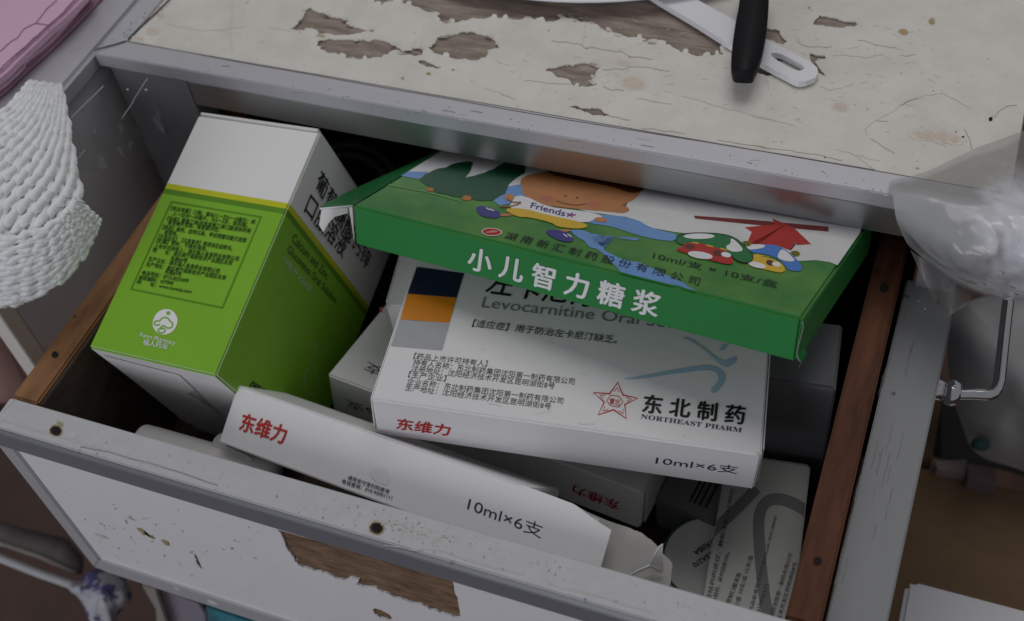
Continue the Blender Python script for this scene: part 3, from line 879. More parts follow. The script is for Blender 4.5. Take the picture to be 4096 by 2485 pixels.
# toadstool houses and windmill roof
T.poly(mb, R8((-480, 605 - 40), (0, 600), (670, 660), (670, 702), (0, 640), (-470, 590)), mat('dark_red_print', (.2, .015, .015), .35), .00016)
T.poly(mb, R7((2090, 665), (2349, 640)) + R8((190, 590), (310, 640), (380, 675), (522, 810), (400, 817), (390, 790), (340, 862), (270, 835), (130, 815), (0, 805)) + R7((2200, 812), (2110, 800), (2150, 705)), REDP, .00018)
T.poly(mb, smooth(R8((-40, 830), (60, 815), (130, 812), (230, 820), (280, 845), (330, 880), (400, 940), (443, 1000), (440, 1035), (390, 1045), (330, 1030), (300, 1000), (250, 940), (150, 900), (0, 880)), 1), CAPB, .00024)
T.poly(mb, smooth(R8((-60, 835), (40, 812), (115, 815), (135, 832), (80, 852), (-20, 860)), 1), WHITEINK, .00028)
T.poly(mb, smooth(R8((268, 850), (310, 875), (345, 905), (390, 955), (330, 962), (250, 940), (230, 910)), 1), WHITEINK, .00028)
T.poly(mb, smooth(R7((2160, 890), (2250, 905), (2349, 930)) + R8((60, 905), (180, 935), (270, 970), (300, 1020), (295, 1047), (240, 1055), (140, 1030), (0, 1000)) + R7((2270, 1020), (2100, 978)), 1), YEL2, .00026)
T.poly(mb, ell(R8((172, 972))[0], 17, 11, .3), BROWNP, .0003)
T.poly(mb, ell(R8((225, 985))[0], 18, 9, .2), WHITEINK, .00032)
T.poly(mb, ell(R8((60, 990))[0], 36, 11, .22), WHITEINK, .0003)
T.poly(mb, smooth(R7((1495, 790), (1510, 750), (1560, 725), (1700, 715), (1900, 725), (2010, 760), (2080, 820), (2130, 870), (2165, 920), (2150, 962), (2090, 977), (2020, 955), (1980, 915), (1950, 885), (1900, 855), (1750, 830), (1640, 815), (1560, 822)), 1), CAPG, .00032)
T.line(mb, smooth(R7((1495, 790), (1510, 750), (1560, 725), (1700, 715), (1900, 725), (2010, 760), (2080, 820), (2130, 870), (2165, 920), (2150, 962), (2090, 977), (2020, 955), (1980, 915)), 1, False), 3, INK, .0004)
T.poly(mb, smooth(R7((1575, 800), (1700, 802), (1850, 842), (1955, 885), (1990, 940), (1990, 977), (1940, 987), (1800, 952), (1650, 912), (1600, 892), (1520, 872), (1503, 850), (1570, 830)), 1), REDP, .00036)
T.poly(mb, ell(R7((1700, 746))[0], 62, 11, .0), WHITEINK, .00038)
T.poly(mb, smooth(R7((1970, 755), (2030, 800), (2085, 870), (2000, 882), (1940, 862), (1928, 830), (1970, 810)), 1), WHITEINK, .00038)
T.poly(mb, ell(R7((1710, 908))[0], 50, 14, .15), WHITEINK, .0004)
T.poly(mb, ell(R7((1860, 890))[0], 20, 12, .25), BROWNP, .0004)
T.poly(mb, ell(R7((1930, 905))[0], 20, 10, .2), WHITEINK, .00042)
T.poly(mb, ell(R7((1620, 835))[0], 20, 10, .1), BROWNP, .0004)
for a, b in [((1640, 800), (1700, 808)), ((1760, 822), (1820, 836)), ((1880, 850), (1940, 868))]:
    T.line(mb, R7(a, b), 5, YEL2, .00042)
for c in [R7((2105, 808))[0], R8((385, 892))[0]]:
    T.poly(mb, ell(c, 20, 11, .1), mat('olive_print', (.25, .25, .02), .35), .0003)
    T.line(mb, ell(c, 10, 6, .1, 14), 3, INK, .00034, True)
T.line(mb, R8((395, 800), (345, 860)), 4, INK, .0003)
bl, br, tl = R7((28, 758), (1695, 1165), (70, 700)); T.text(mb, '湖 南 新 汇 制 药 股 份 有 限 公 司', bl, br, tl, INK, 0.0, None, .0003)
bl = R7((1300, 930))[0]; tl = R7((1318, 885))[0]; br = R8((235, 1188))[0]
T.text(mb, '10ml/支 × 10支/盒', bl, br, (tl[0], tl[1] - 4), INK, 0.0, None, .0003)
c = R6((2065, 706))[0]
T.poly(mb, ell(c, 41, 16, .05), WHITEINK, .00022); T.poly(mb, ell(c, 37, 13.5, .05), RED, .00026); T.poly(mb, R6((2005, 712), (2070, 695), (2128, 700), (2090, 712), (2040, 715)), mat('pale_pink_print', (.6, .3, .28), .4), .0003)
bl = R6((1858, 1012))[0]; tl = R6((1882, 820))[0]; br = R7((1338, 1435))[0]
B.front.text(mb, '小 儿 智 力 糖 浆', bl, br, tl, WHITEINK, 0.028)
mb.build('body', t)
FLG = mat('green_flap_print', (0.02, 0.16, 0.045), 0.33, spec=.5)
mb = MB()   # end flap folded out to the left, its card edge white
e0 = B.P(0, .0, 0); e1 = B.P(0, .07, 0)
q0 = at(R6((600, 497))[0], (B.o - CAM_P).dot(fwd) - .006); q1 = at(R6((640, 455))[0], (B.o - CAM_P).dot(fwd) - .002); q2 = at(R6((905, 325))[0], (B.P(0, .04, 0) - CAM_P).dot(fwd) + .004)
pl = [e0, q0, q1, q2, e1]
mb.slab(pl, B.n * -.0004, FLG, 0)
mb.tube([q0 - B.n * .0002 - B.v * .0002, e0 - B.n * .0002 - B.v * .0003], .00035, PAPERW, 6)
mb.build('end_flap', t)
mb = MB()   # dust flap, white inside, hanging in the open end
dd_ = (B.P(0, .002, -.008) - CAM_P).dot(fwd)
dp = [at(q, dd_ + .002) for q in R6((835, 480), (612, 500), (590, 640), (625, 702), (672, 622), (722, 572), (835, 540))]
mb.slab(dp, B.v * .0004, PAPERW, 0)
mb.slab([B.P(-.0003, -.0001, -.001), B.P(-.0035, .002, -.001), B.P(-.0025, .002, -.010), B.P(-.0003, -.0001, -.0155)], B.v * .0003, PAPERW, 0)
mb.build('dust_flap', t)
mb = MB()   # right end flap, tucked, its raw edge curling out at the bottom
d0 = B.d[0]
rows = []
prof_ = [(.0004, -.0008), (.0009, -.003), (.0006, -.006), (.0003, -.0095), (.0002, -.0125), (.0009, -.0145), (.0019, -.0155), (.0014, -.0172)]
for bx, z in prof_:
    rows.append([B.P(d0 + bx, y, z) for y in [-.0004, .004, .0085 if z > -.013 else .0065]])
mb.grid(rows, GREEN)
mb.tube([r[0] for r in rows], .00012, mat('dull_card_edge', (.40, .40, .33), .8), 6)
mb.slab([B.P(d0 + .0003, .0005, -.0006), B.P(d0 + .0003, .089, -.0006), B.P(d0 + .0003, .089, -.0155), B.P(d0 + .0003, .0005, -.0155)], B.u * .0002, GREEN, 0)
mb.build('end_flap', t)

# white carton with coloured patches, in the middle
C = Carton([0.17645, -0.11183, -0.03032], [0.98315, -0.17161, 0.06302, 0.16695, 0.98326, 0.07299, -0.07449, -0.06124, 0.99534], [0.135, 0.09, 0.02085])
t = thing('medicine_carton', 'white carton with navy, orange and grey patches lying face up in the middle', 'carton', C.M, group='white medicine cartons piled in the drawer')
mb = MB()
C.body(mb, PAPER, None, [], 0.0007)
T = C.top
nv0, nv1, nv2, nv3 = R6((1418, 1000), (1828, 1056), (1765, 1265), (1345, 1230))
T.poly(mb, [nv0, nv1, nv2, nv3], NAVY)
T.poly(mb, R6((1345, 1230), (1765, 1265), (1705, 1480), (1280, 1450)), ORANGE, .00013)
T.poly(mb, M2((1278, 170), (1705, 205), (1640, 433), (1203, 395)), GREYP)
T.text(mb, '左卡尼汀口服溶液', (1938, 1176), (2840, 1296), (1972, 1082), INK, 0.012)
T.text(mb, 'Levocarnitine Oral Solution', R6((1975, 1345))[0], (2862, 1334), R6((2000, 1258))[0], INKG, 0.0, 0)
bl, br, tl = M2((1893, 232), (0, 0), (1915, 168)); T.text(mb, '【适应症】用于防治左卡尼汀缺乏。', bl, M3((992, 378))[0], tl, INKG.copy() if False else mat('dark_grey_ink', (.07, .07, .075), .5), 0.004)
DG = mat('dark_grey_ink', (.07, .07, .075), .5)
for s, a, bz in [('【药品上市许可持有人】', (1393, 507), M2((2020, 575))[0]), ('持有人名称：东北制药集团沈阳第一制药有限公司', (1388, 560), M3((632, 728))[0]), ('注册地址：沈阳经济技术开发区昆明湖街8号', (1372, 612), M3((462, 765))[0]),
                 ('【生产企业】', (1348, 664), M2((1668, 700))[0]), ('企业名称：东北制药集团沈阳第一制药有限公司', (1336, 722), M3((535, 893))[0]), ('生产地址：沈阳经济技术开发区昆明湖街8号', (1320, 775), M3((430, 940))[0])]:
    bl, tl = M2(a, (a[0] + 16, a[1] - 54))
    T.text(mb, s, bl, bz, tl, DG, 0.002)
star = M3((1005, 708), (1050, 815), (1175, 842), (1065, 895), (1078, 1015), (970, 940), (838, 983), (890, 875), (798, 793), (935, 803))
T.line(mb, star, 6, RED, closed=True)
cx, cy = M3((985, 868))[0]
for k in range(0, 10, 2):
    p = star[k]; a = star[k - 1]; b = star[(k + 1) % 10]
    f = lambda q, w_: (cx + (q[0] - cx) * w_, cy + (q[1] - cy) * w_)
    tip = f(p, .72)
    T.line(mb, [((f(a, .8)[0] + tip[0]) / 2, (f(a, .8)[1] + tip[1]) / 2), tip, ((f(b, .8)[0] + tip[0]) / 2, (f(b, .8)[1] + tip[1]) / 2)], 3.2, RED)
T.line(mb, M3((910, 865), (945, 815), (1015, 825), (1050, 875), (1015, 918), (945, 905)), 3, RED, closed=True)
bl, br, tl = M3((930, 893), (1022, 908), (938, 840)); T.text(mb, '東北', bl, br, tl, RED, 0.004)
bl, br, tl = M3((1213, 962), (2083, 1070), (1238, 808)); T.text(mb, '东 北 制 药', bl, br, tl, INK, 0.03)
bl, br, tl = M3((1200, 1015), (2063, 1135), (1208, 977)); T.text(mb, '𝐍𝐎𝐑𝐓𝐇𝐄𝐀𝐒𝐓 𝐏𝐇𝐀𝐑𝐌', bl, br, tl, INKN, 0.0, 0)
T.poly(mb, smooth(M3((1020, 680), (1200, 652), (1500, 595), (1700, 562), (1800, 560), (1880, 588), (1922, 640), (1917, 700), (1880, 760), (1830, 806), (1790, 770), (1850, 720), (1872, 670), (1850, 625), (1790, 600), (1650, 612), (1400, 648), (1200, 678)), 1), SWOOSH)
T.poly(mb, smooth(M3((1540, 315), (1625, 325), (1760, 420), (1860, 500), (1915, 528), (1960, 500), (2000, 485), (2027, 505), (1990, 552), (1940, 582), (1885, 560), (1800, 480), (1680, 380)), 1), SWOOSH)
T.poly(mb, M3((1868, 440), (1900, 380), (1945, 380), (1910, 432)), SWOOSH)
bl, br, tl = M2((1248, 1100), (1697, 1160), (1264, 1008)); C.front.text(mb, '东维力', bl, br, tl, RED, 0.022)
bl, br, tl = M3((1325, 1400), (2025, 1486), (1338, 1333)); C.front.text(mb, '10ml×6支', bl, br, tl, INKN, 0.0)
T.poly(mb, M2((1355, 905), (1380, 900), (1410, 908), (1385, 912)), SCUFF, .0001)
RUB = mat('faint_rub_mark', (.735, .72, .725), .6)
rnd = random.Random(17)
for k in range(26):
    x, y = rnd.uniform(1560, 3000), rnd.uniform(1330, 1780)
    L = rnd.uniform(10, 70); a = rnd.gauss(.3, .6)
    T.line(mb, jag([(x, y), (x + L * math.cos(a), y + L * math.sin(a))], .08, 2, k, False), rnd.uniform(1.5, 3.5), RUB, .0001)
for c_ in ((1500, 1605), (3035, 1815)):
    T.poly(mb, jag(ell(c_, 13, 5, .2, 8), .35, 2, int(c_[0])), RAWCARD, .0001)
for k in range(9):
    x = 1520 + k * 170 + rnd.uniform(-60, 60); y = 1603 + (x - 1487) * .141
    T.line(mb, jag([(x, y - 4), (x + rnd.uniform(15, 70), y + 4)], .1, 2, k, False), 2.5, RUB, .0001)
mb.build('body', t)
mb = MB()
mb.slab([C.P(.1353, .003, -.0008), C.P(.1353, .0862, -.0008), C.P(.1357, .0862, -.0195), C.P(.1357, .003, -.0195)], C.u * .0004, PAPER, 0)
mb.build('end_flap', t)
mb = MB()
mb.slab([C.P(-.0006, .0008, -.0008), C.P(-.0006, .0862, -.0008), C.P(-.0014, .0862, -.0195), C.P(-.0014, .0012, -.0195)], C.u * .0004, PAPER, 0)
mb.build('end_flap', t)

# white carton at the bottom of the pile
F_ = Carton([0.13177, -0.07915, -0.07615], [0.99465, 0.09171, 0.04745, -0.09771, 0.98453, 0.14543, -0.03338, -0.14929, 0.98823], [0.137, 0.085, 0.02173])
t = thing('medicine_carton', 'white carton with upside-down red lettering at the bottom of the pile', 'carton', F_.M, group='white medicine cartons piled in the drawer')
mb = MB(); F_.body(mb, PAPER, None, [], .0007)
bl, br, tl = Z7((1022, 472), (628, 322), (1008, 548)); F_.front.text(mb, '东维力', bl, br, tl, RED, 0.022)
br, = M2((812, 838)); F_.front.text(mb, '10ml×6支', (br[0] + 322, br[1] + 120), br, (br[0] + 325, br[1] + 152), INKN, 0)
br, = M2((1005, 528)); F_.top.text(mb, '10ml×6支', (br[0] + 320, br[1] + 112), br, (br[0] + 298, br[1] + 150), INKN, 0)
mb.build('body', t)
mb = MB()
mb.slab([F_.P(.1373, .003, -.0008), F_.P(.1373, .082, -.0008), F_.P(.1377, .082, -.0205), F_.P(.1377, .003, -.0205)], F_.u * .0004, PAPER, 0)
mb.build('end_flap', t)

# carton between the two
yw = .2
G = Carton(list(on((1543, 1223), 2, -.0575)), [math.cos(yw), -math.sin(yw), 0, math.sin(yw), math.cos(yw), 0, 0, 0, 1], [0.135, 0.085, 0.0195])
t = thing('medicine_carton', 'white carton sandwiched in the pile, only its left corner showing', 'carton', G.M, group='white medicine cartons piled in the drawer')
mb = MB(); G.body(mb, PAPER, None, [], .0007)
mb.build('body', t)
mb = MB()
mb.slab([G.P(-.0003, .003, -.0008), G.P(-.0003, .082, -.0008), G.P(-.0008, .082, -.0185), G.P(-.0008, .003, -.0185)], G.u * -.0004, PAPER, 0)
G.left.poly(mb, [(1528, 1232), (1540, 1228), (1540, 1252), (1530, 1250)], RED, .001)
mb.build('end_flap', t)

# torn carton on its edge behind the drawer front
D = Carton([0.11665, -0.111, -0.04634], [0.99634, 0.05248, 0.0675, -0.08509, 0.53216, 0.84236, 0.00828, -0.84502, 0.53468], [0.1215, 0.036, 0.02251])
t = thing('medicine_carton', 'white carton standing on edge behind the drawer front with its end torn open', 'carton', D.M, group='white medicine cartons piled in the drawer')
mb = MB(); D.body(mb, PAPER, None, [], .0006)
bl, = M1((2040, 1112)); br, = Z6((0, 0)); br, = M2((285, 1235)); tl, = M1((2085, 962))
D.front.text(mb, '东维力', bl, br, tl, RED, 0.03)
bl, br, tl = Z6((833, 282), (1185, 408), (846, 246)); D.front.text(mb, '请用支付宝扫码查询', bl, br, tl, DG, 0.006)
bl, br, tl = Z6((783, 315), (1210, 462), (796, 278)); D.front.text(mb, '电话查询：010-95001111', bl, br, tl, DG, 0.004)
bl, = Z6((1852, 545)); br, = Z7((352, 792)); tl, = Z6((1880, 430)); D.front.text(mb, '10ml×6支', bl, br, tl, INKN, 0.0)
D.front.poly(mb, jag(smooth(Z6((1010, 250), (1060, 180), (1160, 190), (1200, 260), (1180, 340), (1090, 310)), 1), .06, 1), mat('faint_rub', (.74, .735, .765), .45), .0001)
mb.build('body', t)
mb = MB()   # front side carries on into the torn end
e = D.front
pl = [e.hit(q, .0001) for q in [(2085, 1939), (2180, 1973), (2262, 2004)] + jag(Z7((620, 490), (760, 590), (850, 655)), .05, 2, 3, False) + Z7((952, 716), (905, 880), (856, 1048), (700, 1300), (420, 1180)) + [(2020, 2190)]]
mb.slab(pl, D.v * .0004, PAPER, 0)
mb.build('torn_side', t)
INSIDE = mat('inside_and_shaded_card', (.50, .49, .47), .75, var=.05)
mb = MB()   # inner card of the opened end, raggedly torn
inn = jag(Z7((630, 500), (740, 560), (1080, 690), (1210, 742), (1290, 800), (1340, 850), (1400, 930), (1470, 1000), (1460, 1150), (1440, 1260), (1000, 1220), (700, 1000)), .05, 2, 5)
Fi = Face(D.o + D.v * .006, -D.v)
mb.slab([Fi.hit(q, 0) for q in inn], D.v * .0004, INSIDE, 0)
Fi.line(mb, Z7((1170, 720), (1120, 1060)), 3, mat('fold_line', (.62, .61, .59), .7), .0002)
Fi.line(mb, jag(Z7((640, 520), (740, 585), (850, 640)), .1, 2, 3, False), 10, PAPER, .0002)
mb.build('inner_flap', t)
mb = MB()   # upright torn tab
dpt = (Fi.hit(Z7((1340, 950))[0]) - CAM_P).dot(fwd)
tab = [(1392, 838), (1360, 860), (1325, 920), (1305, 960), (1288, 1015), (1340, 1040), (1392, 1075), (1398, 1020), (1390, 965), (1402, 960), (1388, 930)]
mb.slab([at(q, dpt - .004 - .006 * (1080 - z[1]) / 240) for q, z in zip(Z7(*tab), tab)], fwd * .0004, mat('torn_card', (.66, .64, .61), .75), 0)
strip = [(1085, 1112), (1180, 1060), (1288, 1015), (1340, 1042), (1395, 1075), (1330, 1090), (1240, 1120), (1180, 1145)]
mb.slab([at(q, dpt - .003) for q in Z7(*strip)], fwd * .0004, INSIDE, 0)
mb.tube([at(q, dpt - .004 - .006 * (1080 - z[1]) / 240) for q, z in zip(Z7(*tab[0:5]), tab[0:5])], .00025, PAPER, 5)
mb.tube([at(q, dpt - .0032) for q in Z7((1085, 1112), (1180, 1060), (1288, 1015), (1340, 1042), (1395, 1075))], .00022, PAPER, 5)
mb.build('torn_tab', t)
mb = MB()   # curled end flap under the left end, greyed for the shade on it
fl = M1((1905, 1130), (1850, 1160), (1815, 1210), (1808, 1258), (1850, 1290), (2000, 1345), (2130, 1385), (2172, 1370), (2100, 1320), (1880, 1225))
mb.slab([Face(D.o + D.v * .007, -D.v).hit(q) for q in smooth(fl, 1)], D.v * .0005, mat('inside_and_shaded_card', (.50, .49, .47), .75, var=.05), 0)
mb.build('end_flap', t)

# carton with sideways leaflet text, lower right
HZ = -0.0935
hx0, hx1 = 0.2966, 0.3275
u = (on((3290, 1855), 2, HZ) - on((3051, 1834), 2, HZ)).normalized()
_l = (on((2885, 1958), 2, HZ) - on((2801, 2384), 2, HZ)).normalized()
vv = (V((-u.y, u.x, 0)) * .25 + _l * .75).normalized()
u = V((vv.y, -vv.x, 0))
p_tl = on((2885, 1958), 2, HZ)
ptop = on((3051, 1834), 2, HZ)
dtop = (ptop - p_tl).dot(vv)
o_h = p_tl - vv * .062
u2 = u
H = Carton(list(o_h), [u2.x, vv.x, 0, u2.y, vv.y, 0, 0, 0, 1], [0.0315, 0.062 + dtop, 0.024])
t = thing('medicine_carton', 'grey-white carton with sideways fine print and a grey swirl, beside the right board', 'carton', H.M)
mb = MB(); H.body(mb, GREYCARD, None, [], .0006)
T = H.top
T.line(mb, smooth(Z8((160, 1500), (125, 1300), (95, 1050), (78, 800), (70, 650), (90, 540), (145, 465), (230, 448), (330, 470), (430, 520), (520, 580)), 2, False), 46, SWIRL)
T.line(mb, smooth(Z7((1780, 760), (1860, 690), (2000, 560), (2120, 440), (2190, 360)), 2, False), 44, SWIRL, .00015)
for s, a, b, up in [('可给药的途径，静脉注射12小时内', Z7((1798, 1330))[0], Z7((2005, 375))[0], -40), ('合给药，尿中回收10%。', Z7((1845, 1340))[0], Z7((1968, 910))[0], -40), ('管制口服液瓶', Z7((1965, 1350))[0], Z7((2065, 1090))[0], -40),
                    ('支/盒 10支/盒 15支/盒', Z7((2030, 1400))[0], Z7((2165, 940))[0], -40), ('药品监督管理局标准WS₁-(X-427)-2004Z', Z7((2160, 1420))[0], Z8((240, 600))[0], -36), ('H19990372', Z8((85, 1440))[0], Z8((165, 1185))[0], -36),
                    ('集团沈阳第一制药有限公司', Z8((195, 1480))[0], Z8((365, 925))[0], -38), ('技术开发区昆明湖街8号', Z8((262, 1495))[0], Z8((405, 1000))[0], -38)]:
    T.text(mb, s, a, b, (a[0] + up * .47, a[1] - 6), INK, 0.003, None, .00025)
mb.build('body', t)
mb = MB()
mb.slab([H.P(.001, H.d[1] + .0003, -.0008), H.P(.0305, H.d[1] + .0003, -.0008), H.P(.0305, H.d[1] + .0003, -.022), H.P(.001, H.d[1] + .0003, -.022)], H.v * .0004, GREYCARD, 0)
mb.build('end_flap', t)

# small carton with a barcode
kq = [on(q, 2, -.100) for q in Z7((1330, 440), (1840, 650), (1930, 330), (1400, 250))]
ku = (kq[1] - kq[0]).normalized(); kv = V((-ku.y, ku.x, 0))
K = Carton(list(kq[0]), [ku.x, kv.x, 0, ku.y, kv.y, 0, 0, 0, 1], [(kq[1] - kq[0]).length, .045, .0215])
t = thing('medicine_carton', 'small grey carton with a black barcode half hidden under the pile', 'carton', K.M)
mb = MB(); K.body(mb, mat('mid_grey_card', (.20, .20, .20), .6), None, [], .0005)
rnd = random.Random(11)
x = .012
while x < K.d[0] - .006:
    wb = rnd.choice([.0003, .0003, .0006, .0009])
    mb.poly([K.P(x, .004, .00012), K.P(x + wb, .004, .00012), K.P(x + wb, .034, .00012), K.P(x, .034, .00012)], INK)
    x += wb + rnd.choice([.0004, .0006, .0009])
mb.build('body', t)
mb = MB()
mb.slab([K.P(-.0003, .001, -.0008), K.P(-.0003, .044, -.0008), K.P(-.0003, .044, -.02), K.P(-.0003, .001, -.02)], K.u * -.0004, mat('mid_grey_card', (.20, .20, .20), .6), 0)
mb.build('end_flap', t)

# dark grey carton standing behind
ip = on((3051, 1834), 2, HZ) + V((-.012, .0025, 0))
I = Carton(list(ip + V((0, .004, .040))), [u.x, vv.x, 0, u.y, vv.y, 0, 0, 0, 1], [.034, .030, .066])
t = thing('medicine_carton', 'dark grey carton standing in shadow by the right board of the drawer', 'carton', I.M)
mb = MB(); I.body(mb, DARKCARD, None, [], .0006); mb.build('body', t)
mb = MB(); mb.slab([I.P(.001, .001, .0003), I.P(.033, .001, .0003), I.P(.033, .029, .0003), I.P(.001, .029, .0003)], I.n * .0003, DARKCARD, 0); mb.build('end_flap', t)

# round lid with a green ring
jc = on(Z7((1800, 960))[0], 2, -.103)
jt = thing('bottle_lid', 'round white bottle lid with a green ring and printed code', 'lid', loc=jc - V((0, 0, .018)))
mb = MB()
RJ = .0185
prof = [(RJ, -.0185), (RJ, -.0015), (RJ - .0006, -.0004), (RJ - .0013, 0), (RJ - .0022, -.0006), (0.0001, -.0006)]
n = 56
vs = [jc + V((r * math.cos(2 * math.pi * k / n), r * math.sin(2 * math.pi * k / n), z)) for r, z in prof for k in range(n)]
fs = [[i * n + k, i * n + (k + 1) % n, (i + 1) * n + (k + 1) % n, (i + 1) * n + k] for i in range(len(prof) - 1) for k in range(n)]
mb.add(vs, fs, mat('cap_white', (.62, .62, .60), .4), True)
FJ = Face(jc - V((0, 0, .0006)), (0, 0, 1))
bl, br, tl = Z7((1862, 760), (1650, 900), (1885, 800)); FJ.text(mb, '421R0BA', bl, br, tl, INK, .02)
bl, br, tl = Z7((1840, 880), (1640, 1005), (1862, 915)); FJ.text(mb, 'RC5A270', bl, br, tl, INK, .02)
mb.build('cap_body', jt)
mb = MB()
rr = [jc + V(((RJ - .0009) * math.cos(2 * math.pi * k / n), (RJ - .0009) * math.sin(2 * math.pi * k / n), -.0002)) for k in range(n + 1)]
mb.tube(rr, .0005, mat('green_ring', (.01, .10, .05), .4), 8, False)
mb.build('ring', jt)

# white paper tube lying along the drawer front
mb = MB()
p0, p1 = V((.0765, -.1325, -.0705)), V((.135, -.1310, -.0735))
dr = (p1 - p0).normalized()
mb.tube([p0, p0 + dr * .0008, p0 + dr * .002] + [p0.lerp(p1, k / 6) for k in range(1, 7)], [.0052, .0064, .0069] + [.007] * 6, mat('dull_white_card', (.60, .59, .57), .6), 24)
mb.build('paper_tube', M=Matrix.Translation(p0), label='white tube lying in the drawer just behind its front board', cat='tube')

# black strap at the back
mb = MB()
arc = [(1310, 600), (1400, 575), (1500, 600), (1560, 660), (1600, 720)]
for w_ in (0, 38):
    pp = smooth([(x - w_ * .5, y + w_) for x, y in arc], 2, False)
    mb.tube([on(q, 2, -.062) for q in pp], .0022, mat('charcoal_rubber', (.035, .035, .038), .55), 8)
mb.build('cable', M=Matrix.Translation(on((1500, 600), 2, -.062)), label='charcoal cable curled in the dark back of the drawer', cat='cable')

# ================================================================== things on the tabletop
# plate
pc = on((1930, 14), 2, .0065) + V((0.012, .1415, 0))
pt_ = thing('plate', 'white rimmed plate at the top edge of the picture', 'plate', loc=(pc.x, pc.y, 0))
prof = [(.07, .0008), (.075, .0006), (.1, .004), (.128, .0105), (.1345, .0122), (.1353, .013), (.134, .0136), (.130, .0130)]
prof2 = [(.130, .0130), (.1, .0065), (.075, .0032), (.0005, .0032)]
n = 96
for nm, pr, mt in [('rim', prof, WHITEP), ('well', prof2, mat('violet_glaze', (.10, .08, .17), .2, spec=.6))]:
    mb = MB()
    vs = [V((pc.x + r * math.cos(2 * math.pi * k / n), pc.y + r * math.sin(2 * math.pi * k / n), z * .5)) for r, z in pr for k in range(n)]
    fs = [[i * n + k, i * n + (k + 1) % n, (i + 1) * n + (k + 1) % n, (i + 1) * n + k] for i in range(len(pr) - 1) for k in range(n)]
    mb.add(vs, fs, mt, True); mb.build(nm, pt_)

# white plastic strap with a slotted end
zs = .0032
so = [(2500, -85), (2632, 2), (2780, 90), (2922, 180), (3060, 260), (3178, 322), (3195, 328), (3225, 325), (3262, 310), (3272, 290), (3268, 270), (3243, 248), (3061, 155), (2927, 75), (2791, 0), (2660, -75)]
sl = R4((158, 458), (240, 448), (345, 500), (455, 556), (466, 588), (430, 604), (390, 604), (270, 542))
sb = paint_sheet('strap', [tuple(on(q, 2, zs)[:2]) for q in so], [[tuple(on(q, 2, zs)[:2]) for q in smooth(sl, 1)]], lambda c: V((c.x, c.y, zs - .0013 + c.z)), .0026, WHITEP, None, None)
sb.build('plastic_strap', M=Matrix.Translation(on((2900, 130), 2, 0)), label='long white plastic strap with a slotted end lying on the tabletop', cat='strap')
# black handle lying across it
zh = .0125
ho = smooth([(2965, -120), (2960, 0), (2941, 94), (2927, 200), (2924, 250), (2932, 286), (2942, 294), (3007, 297), (3016, 290), (3044, 230), (3063, 140), (3074, 60), (3080, -120)], 2)
mb = MB(); mb.slab([on(q, 2, zh) for q in ho], V((0, 0, -.0048)), BLACKP, .0011, 3, True)
hd = mb.build('black_handle', M=Matrix.Translation(on((3000, 100), 2, 0)), label='black oval plastic handle resting across the white strap', cat='handle')

# ================================================================== left neighbour
nb = thing('side_cabinet', 'grey neighbouring cabinet at the left edge with a pale edge band', 'cabinet', loc=(-.05, 0, 0))
mb = MB(); mb.box((-.6, -.075, -.010), (-.0012, .6, -.0002), ALU, .0018); mb.build('top_edging', nb)
mb = MB(); mb.box((-.010, -.0955, -.38), (-.0035, .5, -.0104), mat('light_grey_board', (.62, .62, .66), .5, var=.04, scale=20), .0004); mb.build('side_panel', nb)
mb = MB(); mb.box((-.0125, -.1035, -.38), (-.0032, -.0957, -.0304), mat('pale_edge_band', (.72, .70, .64), .6), .0004); mb.build('edge_band', nb)

# transparent film hanging at the corner
mb = MB()
rows = []
nz_ = 14
qa = [R1((860, 575))[0], R1((560, 880))[0], R1((600, 1300))[0], R1((660, 1480))[0]]
qb = [R1((1290, 640))[0], R1((1330, 870))[0], R1((1400, 1100))[0], R1((1470, 1330))[0]]
for i in range(nz_ + 1):
    f_ = i / nz_ * 3; k = min(2, int(f_)); r = f_ - k
    a = V(qa[k]).lerp(V(qa[k + 1]), r); b = V(qb[k]).lerp(V(qb[k + 1]), r)
    row = []
    for j in range(nz_ + 1):
        q = a.lerp(b, j / nz_)
        dpt = .505 - .00 * i / nz_ + .0035 * noise.noise(V((j * .45 + i * .22, i * .12, 3.1))) + .0015 * math.sin(j * 1.7 - i * .5)
        row.append(at(q, dpt))
    rows.append(row)
mb.grid(rows, FILMCLEAR)
GLINT = mat('film_glint', (.55, .55, .6), .2)  # glints on the film, modelled as thin pale tubes
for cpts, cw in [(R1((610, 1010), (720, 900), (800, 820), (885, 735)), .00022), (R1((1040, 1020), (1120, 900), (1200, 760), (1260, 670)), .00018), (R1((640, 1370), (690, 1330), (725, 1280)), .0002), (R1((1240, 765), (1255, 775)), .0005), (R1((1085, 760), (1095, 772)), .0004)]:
    mb.tube([at(q, .4985) for q in jag(cpts, .03, 2, 4, False)], cw, GLINT, 5)
mb.build('plastic_film', M=Matrix.Translation(rows[5][5]), label='clear creased plastic film hanging below the cabinet corner at the left', cat='plastic film')

# pink folded cloth
ck = thing('folded_cloth', 'pink folded cloth with dark stitching on the left cabinet', 'cloth', loc=on((100, 150), 2, 0))


def clothslab(nm, pts, z, th, mt, seed, stitch=None):
    b = MB()
    b.slab([on(q, 2, z) for q in smooth(pts, 1)], V((0, 0, -th)), mt, th * .28, 2, False)
    F0 = Face((0, 0, z), (0, 0, 1))
    for s in stitch or []:
        F0.line(b, jag(s, .03, 3, seed, False), 2.6, THREAD, .00015)
    b.build(nm, ck)


